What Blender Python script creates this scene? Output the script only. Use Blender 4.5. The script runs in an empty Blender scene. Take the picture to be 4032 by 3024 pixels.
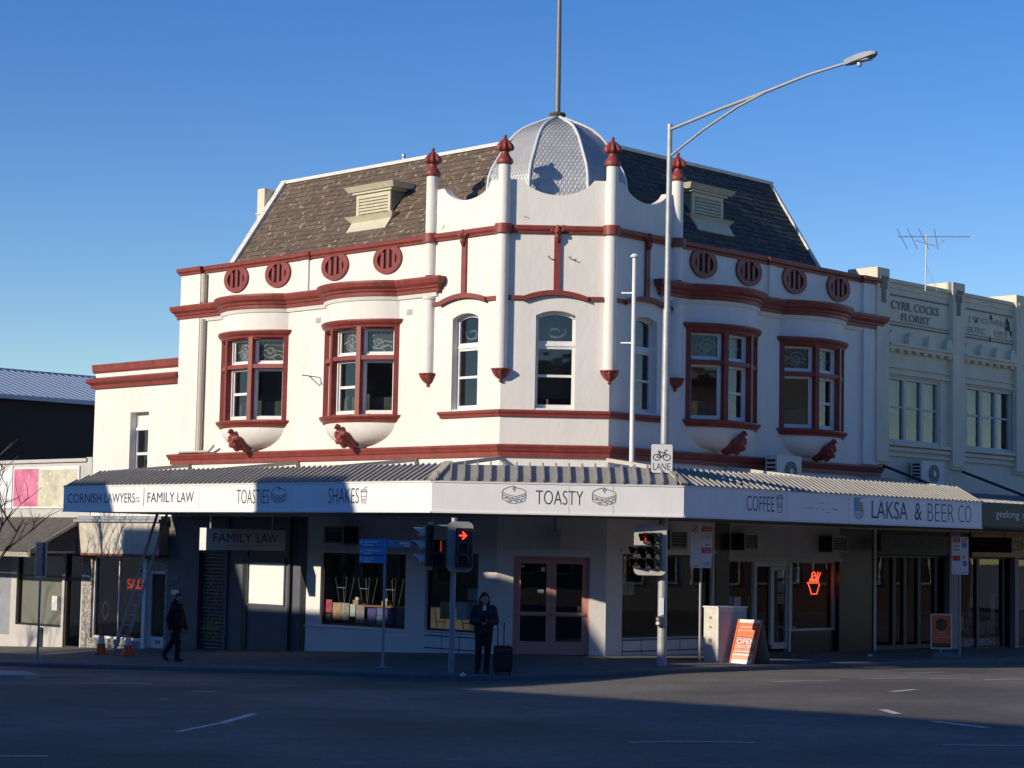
import bpy, bmesh, math, random
from mathutils import Vector, Matrix
from math import sin, cos, pi, radians, sqrt, atan2

random.seed(7)
S = bpy.context.scene
COL = S.collection
V3 = Vector

# ------------------------------------------------------------------ camera
CAMP = V3((0.0, 0.0, 2.5023)); PITCH = 0.0825577; ROLL = 0.0194732
cp, sp = cos(PITCH), sin(PITCH)
_r = V3((1, 0, 0)); _u = V3((0, -sp, cp)); _b = V3((0, -cp, -sp))
_r2 = _r*cos(ROLL) + _u*sin(ROLL); _u2 = _u*cos(ROLL) - _r*sin(ROLL)
cam = bpy.data.cameras.new('camera'); camo = bpy.data.objects.new('camera', cam); COL.objects.link(camo)
cam.sensor_width = 36.0; cam.lens = 36.0*7783.276/4032.0; cam.clip_start = 0.2; cam.clip_end = 4000
m = Matrix((( _r2.x, _u2.x, _b.x), (_r2.y, _u2.y, _b.y), (_r2.z, _u2.z, _b.z))).to_4x4()
m.translation = CAMP; camo.matrix_world = m
S.camera = camo

# ------------------------------------------------------------------ sky, sun, exposure
SUN_AZ, SUN_EL = radians(55), radians(20)
world = bpy.data.worlds.new('World'); S.world = world; world.use_nodes = True
wn = world.node_tree; wn.nodes.clear()
wo = wn.nodes.new('ShaderNodeOutputWorld'); wb = wn.nodes.new('ShaderNodeBackground'); ws = wn.nodes.new('ShaderNodeTexSky')
ws.sky_type = 'NISHITA'; ws.sun_disc = False; ws.sun_elevation = SUN_EL
ws.sun_rotation = pi + SUN_AZ
ws.altitude = 100; ws.air_density = 1.0; ws.dust_density = 0.0; ws.ozone_density = 3.0
wb.inputs['Strength'].default_value = 0.14
hs_ = wn.nodes.new('ShaderNodeHueSaturation'); hs_.inputs['Hue'].default_value = .518; hs_.inputs['Saturation'].default_value = 1.33; hs_.inputs['Value'].default_value = 1.0
wn.links.new(ws.outputs[0], hs_.inputs['Color']); wn.links.new(hs_.outputs[0], wb.inputs[0]); wn.links.new(wb.outputs[0], wo.inputs[0])
sun = bpy.data.lights.new('sun', 'SUN'); sun.energy = 4.75; sun.angle = radians(0.53); sun.color = (1.0, 0.88, 0.70)
suno = bpy.data.objects.new('sun', sun); COL.objects.link(suno)
to_sun = V3((-sin(SUN_AZ)*cos(SUN_EL), -cos(SUN_AZ)*cos(SUN_EL), sin(SUN_EL)))
suno.rotation_euler = to_sun.to_track_quat('Z', 'Y').to_euler(); suno.location = (-40, -20, 40)
vs = S.view_settings; vs.view_transform = 'Standard'; vs.look = 'None'; vs.exposure = 0.0; vs.gamma = 1.0; vs.use_curve_mapping = False

# ------------------------------------------------------------------ plan frames
T = 0.77568
dA = V3((-cos(T), sin(T), 0)); dC = V3((sin(T), cos(T), 0))
nA = -dC; nC = -dA
dB = (dC-dA)/sqrt(2); nB = (nA+nC)/sqrt(2)
WB = 2.5969
PAB = V3((-0.27531, 47.0, 0)); PBC = PAB + dB*WB

class Fr:
    def __init__(f, P, u, n): f.P, f.u, f.n = V3(P), V3(u), V3(n)
    def __call__(f, s, d, z): return f.P + f.u*s + f.n*d + V3((0, 0, z))
    def sub(f, s, d, ang):            # frame turned in plan by ang
        u = f.u*cos(ang) + f.n*sin(ang); n = f.n*cos(ang) - f.u*sin(ang)
        return Fr(f(s, d, 0), u, n)
A = Fr(PAB, dA, nA); B = Fr(PAB, dB, nB); C = Fr(PBC, dC, nC)
W = Fr((0, 0, 0), (1, 0, 0), (0, -1, 0))          # world frame: d points to the viewer
def ac(P): q = V3(P)-PAB; return q.dot(dA), q.dot(dC)
def fromac(a, c, z=0): p = PAB + dA*a + dC*c; return V3((p.x, p.y, z))

# ------------------------------------------------------------------ terrain heights
def foot_z(x, y):
    a, c = ac((x, y, 0))
    return -.04*max(a, 0) + .055*min(c, 0) + .015*min(a+1.836, 0) - .012*max(c-1.8, 0)
KERB = []
for a_ in (70, 50, 35, 25, 20, 16, 12, 9, 7, 5, 3, 1.5): KERB.append((a_, -4.7))
for i in range(13):
    t = i/12*pi/2; KERB.append((0.6-6.0*sin(t), 1.3-6.0*cos(t)))
for c_ in (3, 5, 7, 9, 12, 16, 20, 25, 35, 50, 70): KERB.append((-5.4, c_))
KW = [fromac(a_, c_) for a_, c_ in KERB]
KZ = [foot_z(p.x, p.y) for p in KW]
def road_z(x, y):
    best = None
    for i in range(len(KW)-1):
        p, q = KW[i], KW[i+1]; ex, ey = q.x-p.x, q.y-p.y
        t = max(0, min(1, ((x-p.x)*ex+(y-p.y)*ey)/(ex*ex+ey*ey)))
        d2 = (x-p.x-t*ex)**2+(y-p.y-t*ey)**2
        if best is None or d2 < best[0]: best = (d2, KZ[i]+t*(KZ[i+1]-KZ[i]))
    return best[1]-.11+.018*min(sqrt(best[0]), 45)

# ------------------------------------------------------------------ materials
MATS = {}
def mat(name, col, rough=.7, var=.0, scale=6., bump=0., bscale=60., metal=0., col2=None, col3=None, thr=.62, coat=0, emit=None, estr=0, spec=.5, tscale=None, island=0, detail=6, streak=0, speck=0):
    if name in MATS: return MATS[name]
    M = bpy.data.materials.new(name); M.use_nodes = True; nt = M.node_tree; N = nt.nodes; K = nt.links
    b = N['Principled BSDF']
    b.inputs['Roughness'].default_value = rough; b.inputs['Metallic'].default_value = metal
    b.inputs['Specular IOR Level'].default_value = spec; b.inputs['Coat Weight'].default_value = coat
    c = (*col, 1)
    b.inputs['Base Color'].default_value = c
    tc = N.new('ShaderNodeTexCoord'); vec = tc.outputs['Object']
    if tscale:
        mp = N.new('ShaderNodeMapping'); mp.inputs['Scale'].default_value = tscale; K.new(vec, mp.inputs[0]); vec = mp.outputs[0]
    last = None
    if var > 0 or col2:
        n = N.new('ShaderNodeTexNoise'); n.inputs['Scale'].default_value = scale; n.inputs['Detail'].default_value = detail; n.inputs['Roughness'].default_value = .65
        K.new(vec, n.inputs['Vector'])
        r = N.new('ShaderNodeValToRGB'); e = r.color_ramp.elements
        e[0].position = .3; e[1].position = .72
        lo = col2 if col2 else tuple(x*(1-var) for x in col)
        e[0].color = (*lo, 1); e[1].color = c
        K.new(n.outputs['Fac'], r.inputs[0]); last = r.outputs[0]
    if island:
        g = N.new('ShaderNodeNewGeometry'); mm = N.new('ShaderNodeMapRange'); mm.inputs[3].default_value = 1-island; mm.inputs[4].default_value = 1+island
        K.new(g.outputs['Random Per Island'], mm.inputs[0])
        mx = N.new('ShaderNodeMix'); mx.data_type = 'RGBA'; mx.blend_type = 'MULTIPLY'; mx.inputs[0].default_value = 1
        if last: K.new(last, mx.inputs[6])
        else: mx.inputs[6].default_value = c
        K.new(mm.outputs[0], mx.inputs[7]); last = mx.outputs[2]
    if col3:
        n = N.new('ShaderNodeTexNoise'); n.inputs['Scale'].default_value = scale*2.7; n.inputs['Detail'].default_value = 5; n.inputs['Roughness'].default_value = .6
        K.new(vec, n.inputs['Vector'])
        r = N.new('ShaderNodeValToRGB'); e = r.color_ramp.elements; e[0].position = thr; e[1].position = thr+.05; e[0].color = (0, 0, 0, 1); e[1].color = (1, 1, 1, 1)
        K.new(n.outputs['Fac'], r.inputs[0])
        mx = N.new('ShaderNodeMix'); mx.data_type = 'RGBA'
        K.new(r.outputs[0], mx.inputs[0])
        if last: K.new(last, mx.inputs[6])
        else: mx.inputs[6].default_value = c
        mx.inputs[7].default_value = (*col3, 1); last = mx.outputs[2]
    if streak:                              # rain streaks: noise stretched down the wall
        mp = N.new('ShaderNodeMapping'); mp.inputs['Scale'].default_value = (1.5, 1.5, .22); K.new(tc.outputs['Object'], mp.inputs[0])
        n = N.new('ShaderNodeTexNoise'); n.inputs['Scale'].default_value = 2.2; n.inputs['Detail'].default_value = 7; n.inputs['Roughness'].default_value = .7; K.new(mp.outputs[0], n.inputs['Vector'])
        r = N.new('ShaderNodeValToRGB'); e = r.color_ramp.elements; e[0].position = .3; e[1].position = .6; e[0].color = (streak, streak*.985, streak*.96, 1); e[1].color = (1, 1, 1, 1); K.new(n.outputs['Fac'], r.inputs[0])
        mx = N.new('ShaderNodeMix'); mx.data_type = 'RGBA'; mx.blend_type = 'MULTIPLY'; mx.inputs[0].default_value = 1
        if last: K.new(last, mx.inputs[6])
        else: mx.inputs[6].default_value = c
        K.new(r.outputs[0], mx.inputs[7]); last = mx.outputs[2]
    if speck:                               # stone chips and polished wheel tracks
        for sc_, lo_, hi_, p0_, p1_ in ((38., .6, 1.4, .3, .7), (7., .85, 1.15, .3, .7), (.2, .68, 1.25, .38, .62)):
            n = N.new('ShaderNodeTexNoise'); n.inputs['Scale'].default_value = sc_; n.inputs['Detail'].default_value = 3; K.new(tc.outputs['Object'], n.inputs['Vector'])
            mr = N.new('ShaderNodeMapRange'); mr.inputs[1].default_value = p0_; mr.inputs[2].default_value = p1_; mr.inputs[3].default_value = lo_; mr.inputs[4].default_value = hi_; K.new(n.outputs['Fac'], mr.inputs[0])
            mx = N.new('ShaderNodeMix'); mx.data_type = 'RGBA'; mx.blend_type = 'MULTIPLY'; mx.inputs[0].default_value = 1; K.new(last, mx.inputs[6]); K.new(mr.outputs[0], mx.inputs[7]); last = mx.outputs[2]
    if last: K.new(last, b.inputs['Base Color'])
    if bump > 0:
        n = N.new('ShaderNodeTexNoise'); n.inputs['Scale'].default_value = bscale; n.inputs['Detail'].default_value = 5
        K.new(vec, n.inputs['Vector'])
        bp = N.new('ShaderNodeBump'); bp.inputs['Strength'].default_value = bump; bp.inputs['Distance'].default_value = .02
        K.new(n.outputs['Fac'], bp.inputs['Height']); K.new(bp.outputs[0], b.inputs['Normal'])
    if emit:
        b.inputs['Emission Color'].default_value = (*emit, 1); b.inputs['Emission Strength'].default_value = estr
    MATS[name] = M; return M
def glassmat(name, tint=(.55, .6, .6), refl=1.0, rough=.0, ripple=.0, base=.06):
    M = bpy.data.materials.new(name); M.use_nodes = True; nt = M.node_tree; N = nt.nodes; K = nt.links; N.clear()
    o = N.new('ShaderNodeOutputMaterial'); mx = N.new('ShaderNodeMixShader'); t = N.new('ShaderNodeBsdfTransparent'); g = N.new('ShaderNodeBsdfGlossy'); gm = N.new('ShaderNodeNewGeometry'); dt = N.new('ShaderNodeVectorMath'); dt.operation = 'DOT_PRODUCT'; ab = N.new('ShaderNodeMath'); ab.operation = 'ABSOLUTE'; om = N.new('ShaderNodeMath'); om.operation = 'SUBTRACT'; om.inputs[0].default_value = 1; pw = N.new('ShaderNodeMath'); pw.operation = 'POWER'; pw.inputs[1].default_value = 5; f = N.new('ShaderNodeMath'); f.operation = 'MULTIPLY_ADD'; f.inputs[1].default_value = .92; f.inputs[2].default_value = base
    K.new(gm.outputs['Incoming'], dt.inputs[0]); K.new(gm.outputs['Normal'], dt.inputs[1]); K.new(dt.outputs['Value'], ab.inputs[0]); K.new(ab.outputs[0], om.inputs[1]); K.new(om.outputs[0], pw.inputs[0]); K.new(pw.outputs[0], f.inputs[0])
    t.inputs[0].default_value = (*tint, 1); g.inputs['Roughness'].default_value = rough; g.inputs[0].default_value = (refl, refl, refl, 1)
    if ripple:
        tc = N.new('ShaderNodeTexCoord'); n = N.new('ShaderNodeTexNoise'); n.inputs['Scale'].default_value = 1.6; K.new(tc.outputs['Object'], n.inputs['Vector'])
        bp = N.new('ShaderNodeBump'); bp.inputs['Strength'].default_value = ripple; bp.inputs['Distance'].default_value = .02; K.new(n.outputs['Fac'], bp.inputs['Height']); K.new(bp.outputs[0], g.inputs['Normal'])
    K.new(f.outputs[0], mx.inputs[0]); K.new(t.outputs[0], mx.inputs[1]); K.new(g.outputs[0], mx.inputs[2]); K.new(mx.outputs[0], o.inputs[0])
    MATS[name] = M; return M
WHITE = mat('white_render', (.80, .77, .71), .75, .09, 1.1, .3, 9, col2=(.73, .70, .64), tscale=(1, 1, .5), streak=.94)
SWHITE = mat('white_woodwork', (.78, .77, .73), .5, .08, 5)
RED = mat('oxide_red_paint', (.30, .054, .04), .5, .35, 3.5, .15, 40, streak=.75)
REDD = mat('dark_red_recess', (.035, .006, .005), .9)
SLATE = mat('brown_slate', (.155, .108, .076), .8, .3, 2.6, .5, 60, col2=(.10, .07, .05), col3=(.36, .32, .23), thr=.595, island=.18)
SLATED = mat('shaded_mossy_slate', (.075, .072, .062), .85, .3, 3., .5, 60, col2=(.035, .036, .032), col3=(.10, .115, .085), thr=.56, island=.2)  # brown slate darkened for the right slope in shade, plus moss tint
VERGE = mat('pale_capping', (.74, .72, .66), .7, .25, 4)
METAL = mat('silver_painted_metal', (.53, .535, .535), .45, .2, 2, metal=.12, island=.07)
RIBM = mat('silver_rib', (.72, .72, .71), .4, .08, 4, metal=.1)
DISC = mat('mossy_bronze', (.10, .10, .065), .8, .4, 12)
STEELD = mat('dull_steel', (.22, .21, .2), .55, .2, 8, metal=.4)
GALV = mat('galvanised_steel', (.42, .43, .435), .5, .2, 9, metal=.35)
GREYP = mat('grey_pole_paint', (.33, .36, .38), .5, .15, 6)
CREAM = mat('cream_louvre_paint', (.62, .58, .42), .6, .2, 6)
CREAMW = mat('weathered_cream_render', (.76, .68, .50), .8, .2, 1.7, .35, 30, col2=(.62, .555, .42), tscale=(1, 1, .5), col3=(.36, .33, .27), thr=.69)
STAIN = mat('flaking_grey_render', (.28, .27, .25), .9, .4, 10)
FASC = mat('white_sign_panel', (.86, .86, .85), .38, .07, 1.5, .12, 1.2, streak=.95)
FSEAM = mat('panel_joint_grey', (.5, .5, .5), .6)
AWN = mat('weathered_awning_sheet', (.36, .345, .31), .55, .25, 3, metal=.1)
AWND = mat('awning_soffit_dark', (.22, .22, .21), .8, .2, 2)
DGREY = mat('charcoal_shopfront_paint', (.10, .115, .14), .6, .25, 2, .1, 30)
BLACK = mat('black_paint', (.016, .016, .018), .5, .2, 3)
BLACKT = mat('black_tile', (.022, .022, .026), .25, .2, 4)
GWALL = mat('greyed_white_wall', (.56, .54, .51), .75, .2, 1.5, .15, 20)
TILE = mat('white_glazed_tile', (.70, .70, .70), .3, .06, 5)
GROUT = mat('dark_grout', (.07, .07, .07), .9)
PINK = mat('salmon_door_paint', (.62, .32, .26), .5, .12, 5)
DARKIN = mat('dark_interior', (.02, .019, .018), .9, .3, 2)
DIMIN = mat('dim_interior', (.075, .07, .062), .9, .4, 1.2)
UPIN = mat('upstairs_plaster', (.30, .28, .25), .9, .4, .9)
GLASS = glassmat('window_glass', (.72, .76, .75), 1.0, .0, .03, .045)
GLASSD = glassmat('old_window_glass', (.62, .66, .64), 1.0, .03, .2, .08)
LEAD = mat('leadlight_pale_glass', (.50, .53, .50), .3, .3, 30)
LEADC = mat('leadlight_ochre_glass', (.28, .22, .12), .3, .5, 14)
ASPH = mat('asphalt', (.185, .165, .135), .85, .35, .5, .8, 120, col2=(.13, .118, .10), col3=(.23, .205, .175), thr=.64, speck=1)
PAVE = mat('asphalt_footpath', (.17, .16, .145), .9, .3, 1.3, .5, 130)
KERBM = mat('bluestone_kerb', (.16, .16, .165), .8, .3, 3, .3, 60)
PAINT = mat('worn_road_paint', (.70, .70, .66), .7, .3, 9, col3=(.16, .155, .15), thr=.56)
CONC = mat('pale_concrete', (.42, .41, .38), .85, .25, 4, .3, 60)
NAVY = mat('navy_lettering', (.045, .055, .14), .5)
INK = mat('charcoal_lettering', (.035, .035, .04), .5)
INKM = mat('grey_line_print', (.16, .16, .17), .6)
OCH = mat('ochre_print', (.55, .36, .12), .5)
BLUEP = mat('blue_print', (.12, .33, .6), .5)
SIGNW = mat('white_sign_face', (.75, .76, .76), .4, .06, 5)
SIGNB = mat('blue_sign_face', (.07, .28, .58), .35, .08, 6)
SIGNBT = mat('pale_blue_lettering', (.45, .55, .7), .4)
SIGNR = mat('red_sign_face', (.50, .045, .05), .4)
ORANGE = mat('orange_plastic', (.85, .13, .025), .5, .12, 8)
ORANGEP = mat('orange_poster', (.80, .17, .05), .45, .06, 5)
RUST = mat('rusty_edge', (.30, .11, .05), .85, .5, 12)
OLDW = mat('grubby_white_board', (.62, .57, .47), .7, .3, 4, col3=(.38, .28, .18), thr=.7)
RUSTY = mat('corrugated_iron_grimy', (.19, .17, .145), .7, .4, 4, metal=.2, col3=(.30, .27, .22), thr=.62)
BARK = mat('bare_bark', (.13, .105, .075), .9, .4, 14, .5, 60)
BLUEROOF = mat('blue_grey_metal_roof', (.26, .34, .46), .4, .1, 3, metal=.3)
PEBBLE = mat('black_and_white_pebbledash', (.60, .57, .50), .8, 0, 16, .6, 40, col2=(.05, .05, .05), detail=2)
SKIN = mat('skin', (.42, .24, .17), .55, .1, 20)
JACKET = mat('dark_navy_jacket', (.016, .018, .028), .8, .3, 20)
COATB = mat('black_coat', (.011, .012, .018), .8, .3, 20)
TROU = mat('black_trousers', (.012, .012, .016), .85, .3, 20)
HAIRM = mat('dark_hair', (.012, .009, .008), .6)
HAIRL = mat('brown_hair', (.09, .05, .03), .6)
SHOE = mat('dark_shoe', (.014, .013, .014), .6)
SHIRT = mat('white_shirt', (.6, .6, .6), .8)
PHONE = mat('phone_black', (.01, .01, .012), .2)
CASEM = mat('suitcase_fabric', (.02, .016, .018), .7, .4, 30)
CASER = mat('suitcase_red_trim', (.13, .03, .025), .6)
HANDLE = mat('blue_grey_handle', (.05, .06, .13), .4, metal=.5)
SIGRED = mat('red_signal_lit', (.6, .02, .01), .4, emit=(1, .05, .025), estr=2.6)
SIGREDD = mat('red_lens_dim', (.28, .02, .02), .25, emit=(1, .05, .03), estr=.12)
LENS = mat('dark_lens', (.012, .012, .012), .2)
HOUS = mat('signal_housing_black', (.013, .013, .015), .5)
BOARDG = mat('signal_board_grey', (.30, .30, .29), .7, .25, 7)
NEON = mat('red_neon_tube', (.8, .08, .03), .4, emit=(1, .09, .035), estr=2.4)
BRICK = mat('across_street_brick', (.32, .20, .14), .85, .25, 3)
STUCCO = mat('across_street_stucco', (.50, .46, .38), .85, .2, 2)

# ------------------------------------------------------------------ mesh collector
class MB:
    def __init__(s): s.v = []; s.f = []
    def add(s, vs, fs):
        o = len(s.v); s.v += [V3(v) for v in vs]; s.f += [tuple(i+o for i in f) for f in fs]; return s
    def hexa(s, p): return s.add(p, [(0, 3, 2, 1), (4, 5, 6, 7), (0, 1, 5, 4), (1, 2, 6, 5), (2, 3, 7, 6), (3, 0, 4, 7)])
    def box(s, F, s0, s1, d0, d1, z0, z1):
        return s.hexa([F(s0, d0, z0), F(s1, d0, z0), F(s1, d1, z0), F(s0, d1, z0), F(s0, d0, z1), F(s1, d0, z1), F(s1, d1, z1), F(s0, d1, z1)])
    def bar(s, p, q, w, h=None, up=V3((0, 0, 1))):
        p, q = V3(p), V3(q); h = h or w; t = (q-p).normalized(); x = t.cross(up)
        if x.length < 1e-4: x = t.cross(V3((1, 0, 0)))
        x.normalize(); y = x.cross(t); x *= w/2; y *= h/2
        return s.hexa([p-x-y, p+x-y, p+x+y, p-x+y, q-x-y, q+x-y, q+x+y, q-x+y])
    def prism(s, F, pts, d0, d1):             # polygon in (s, z) extruded along d
        n = len(pts)
        vs = [F(a, d0, z) for a, z in pts]+[F(a, d1, z) for a, z in pts]
        return s.add(vs, [tuple(range(n)), tuple(range(2*n-1, n-1, -1))]+[(i, i+n, (i+1) % n+n, (i+1) % n) for i in range(n)])
    def strip(s, F, low, up, d0, d1):         # matching lower and upper polylines in (s, z), extruded
        n = len(low); vs = []
        for (a, z), (a2, z2) in zip(low, up): vs += [F(a, d0, z), F(a2, d0, z2), F(a2, d1, z2), F(a, d1, z)]
        fs = [(0, 1, 2, 3), tuple(4*(n-1)+i for i in (3, 2, 1, 0))]
        for i in range(n-1):
            o = 4*i
            for j in range(4): fs.append((o+j, o+4+j, o+4+(j+1) % 4, o+(j+1) % 4))
        return s.add(vs, fs)
    def tube(s, pts, r, n=8, cap=True):
        pts = [V3(p) for p in pts]; rs = r if isinstance(r, (list, tuple)) else [r]*len(pts); vs = []
        ref = None
        for i, p in enumerate(pts):
            t = (pts[min(i+1, len(pts)-1)]-pts[max(i-1, 0)]).normalized()
            if ref is None:
                ref = t.cross(V3((0, 0, 1)))
                if ref.length < 1e-3: ref = V3((1, 0, 0))
            x = (ref-t*ref.dot(t)).normalized(); y = t.cross(x); ref = x
            vs += [p+(x*cos(2*pi*k/n)+y*sin(2*pi*k/n))*rs[i] for k in range(n)]
        fs = []
        for i in range(len(pts)-1):
            for k in range(n): fs.append((i*n+k, i*n+(k+1) % n, (i+1)*n+(k+1) % n, (i+1)*n+k))
        if cap: fs += [tuple(range(n-1, -1, -1)), tuple((len(pts)-1)*n+k for k in range(n))]
        return s.add(vs, fs)
    def lathe(s, P, prof, n=16, axis=V3((0, 0, 1)), wob=None):
        P = V3(P); axis = V3(axis).normalized(); x = axis.cross(V3((0, 1, 0)))
        if x.length < 1e-3: x = V3((1, 0, 0))
        x.normalize(); y = axis.cross(x); vs = []
        for j, (r, h) in enumerate(prof):
            for k in range(n):
                rr = r*(wob(j, k) if wob else 1)
                vs.append(P+axis*h+(x*cos(2*pi*k/n)+y*sin(2*pi*k/n))*rr)
        fs = [(j*n+k, j*n+(k+1) % n, (j+1)*n+(k+1) % n, (j+1)*n+k) for j in range(len(prof)-1) for k in range(n)]
        fs += [tuple(range(n-1, -1, -1)), tuple((len(prof)-1)*n+k for k in range(n))]
        return s.add(vs, fs)
    def sweep(s, path, prof, cap=True):       # plan path (world xy), closed profile of (offset, z)
        P = [V3((p[0], p[1], 0)) for p in path]; n = len(prof); vs = []
        for i in range(len(P)):
            e0 = (P[i]-P[i-1]).normalized() if i else None; e1 = (P[i+1]-P[i]).normalized() if i < len(P)-1 else None
            e0 = e0 or e1; e1 = e1 or e0
            n0 = V3((e0.y, -e0.x, 0)); n1 = V3((e1.y, -e1.x, 0)); mm = n0+n1
            mm = mm/max(mm.dot(n0), .45)
            vs += [P[i]+mm*o+V3((0, 0, z)) for o, z in prof]
        fs = []
        for i in range(len(P)-1):
            for k in range(n): fs.append((i*n+k, (i+1)*n+k, (i+1)*n+(k+1) % n, i*n+(k+1) % n))
        if cap: fs += [tuple(range(n)), tuple((len(P)-1)*n+k for k in range(n-1, -1, -1))]
        return s.add(vs, fs)
    def wall(s, F, s0, s1, z0, z1, holes=(), t=.25):
        ss = sorted({s0, s1, *[h[0] for h in holes], *[h[1] for h in holes]}); zz = sorted({z0, z1, *[h[2] for h in holes], *[h[3] for h in holes]})
        ss = [x for x in ss if s0 <= x <= s1]; zz = [x for x in zz if z0 <= x <= z1]
        for i in range(len(ss)-1):
            for j in range(len(zz)-1):
                mx, mz = (ss[i]+ss[i+1])/2, (zz[j]+zz[j+1])/2
                if any(h[0] < mx < h[1] and h[2] < mz < h[3] for h in holes): continue
                s.add([F(ss[i], 0, zz[j]), F(ss[i+1], 0, zz[j]), F(ss[i+1], 0, zz[j+1]), F(ss[i], 0, zz[j+1])], [(0, 1, 2, 3)])
        for a, b, c, d in holes:
            q = [(a, c), (b, c), (b, d), (a, d)]
            for i in range(4):
                p, r = q[i], q[(i+1) % 4]
                s.add([F(p[0], 0, p[1]), F(r[0], 0, r[1]), F(r[0], -t, r[1]), F(p[0], -t, p[1])], [(0, 1, 2, 3)])
        return s
    def ring(s, F, s0, s1, z0, z1, w, d0, d1, wb=None):   # rectangular frame
        wb = wb or w
        s.box(F, s0, s0+w, d0, d1, z0, z1); s.box(F, s1-w, s1, d0, d1, z0, z1)
        s.box(F, s0+w, s1-w, d0, d1, z0, z0+wb); return s.box(F, s0+w, s1-w, d0, d1, z1-w, z1)
    def build(s, name, material, parent=None, smooth=False, kind=None, label=None):
        loc = base_of(parent)
        me = bpy.data.meshes.new(name); me.from_pydata([v-loc for v in s.v], [], s.f); me.validate()
        bm = bmesh.new(); bm.from_mesh(me); bmesh.ops.recalc_face_normals(bm, faces=bm.faces); bm.to_mesh(me); bm.free()
        if smooth:
            me.polygons.foreach_set('use_smooth', [True]*len(me.polygons))
            try: me.set_sharp_from_angle(angle=radians(40))
            except Exception: pass
        return link(name, me, material, parent, kind, label)
BASE = {}
def base_of(o): return BASE.get(o.name, V3((0, 0, 0))) if o else V3((0, 0, 0))
def link(name, me, material, parent=None, kind=None, label=None):
    if isinstance(material, (list, tuple)):
        for mm in material: me.materials.append(mm)
    elif material: me.materials.append(material)
    o = bpy.data.objects.new(name, me); COL.objects.link(o)
    if parent: o.parent = parent
    BASE[o.name] = base_of(parent)
    if kind: o['kind'] = kind
    if label: o['label'] = label
    return o
def thing(name, label, cat, loc, group=None):
    o = bpy.data.objects.new(name, None); COL.objects.link(o); o.location = loc; o.empty_display_size = .2
    o['label'] = label; o['category'] = cat
    if group: o['group'] = group
    BASE[o.name] = V3(loc); return o
def tag(o, label, cat, group=None):
    o['label'] = label; o['category'] = cat
    if group: o['group'] = group
    return o

# ------------------------------------------------------------------ lettering (built-in font turned into flat meshes)
TXT = {}
def text_poly(body, off=0.0):
    k = (body, off)
    if k in TXT: return TXT[k]
    cu = bpy.data.curves.new('lettering', 'FONT'); cu.body = body; cu.size = 1; cu.offset = off; cu.resolution_u = 3
    ob = bpy.data.objects.new('lettering', cu); COL.objects.link(ob)
    dg = bpy.context.evaluated_depsgraph_get(); me = bpy.data.meshes.new_from_object(ob.evaluated_get(dg))
    vs = [v.co.copy() for v in me.vertices]; fs = [tuple(p.vertices) for p in me.polygons]
    bpy.data.objects.remove(ob); bpy.data.curves.remove(cu); bpy.data.meshes.remove(me)
    x0 = min(v.x for v in vs); x1 = max(v.x for v in vs); y0 = min(v.y for v in vs); y1 = max(v.y for v in vs)
    TXT[k] = ([((v.x-x0)/(x1-x0), (v.y-y0)/(y1-y0)) for v in vs], fs); return TXT[k]
def text(body, F, s0, s1, z0, z1, d, material, parent, name='lettering', off=0.0, thick=0, skew=0):
    vs, fs = text_poly(body, off); mb = MB()
    f = [F(s0+(s1-s0)*x, d+skew*(z0+(z1-z0)*y), z0+(z1-z0)*y) for x, y in vs]
    mb.add(f, fs)
    if thick:
        n = len(f); g = [p-F.n*thick for p in f]; ed = {}
        for q in fs:
            for i in range(len(q)):
                e = (q[i], q[(i+1) % len(q)]); ed[tuple(sorted(e))] = ed.get(tuple(sorted(e)), 0)+1
        mb.add(f+g, [(a, b, b+n, a+n) for (a, b), c in ed.items() if c == 1])
    return mb.build(name, material, parent)
def strokes(F, lines, s0, s1, z0, z1, d, w, material, parent, name):
    mb = MB()
    for L in lines:
        pts = [(s0+(s1-s0)*x, z0+(z1-z0)*y) for x, y in L]
        for (a, b), (c, e) in zip(pts, pts[1:]):
            l = sqrt((c-a)**2+(e-b)**2) or 1e-6; nx, nz = -(e-b)/l*w/2, (c-a)/l*w/2; tx, tz = (c-a)/l*w/3, (e-b)/l*w/3
            mb.add([F(a-tx+nx, d, b-tz+nz), F(a-tx-nx, d, b-tz-nz), F(c+tx-nx, d, e+tz-nz), F(c+tx+nx, d, e+tz+nz)], [(0, 1, 2, 3)])
    return mb.build(name, material, parent)

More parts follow.
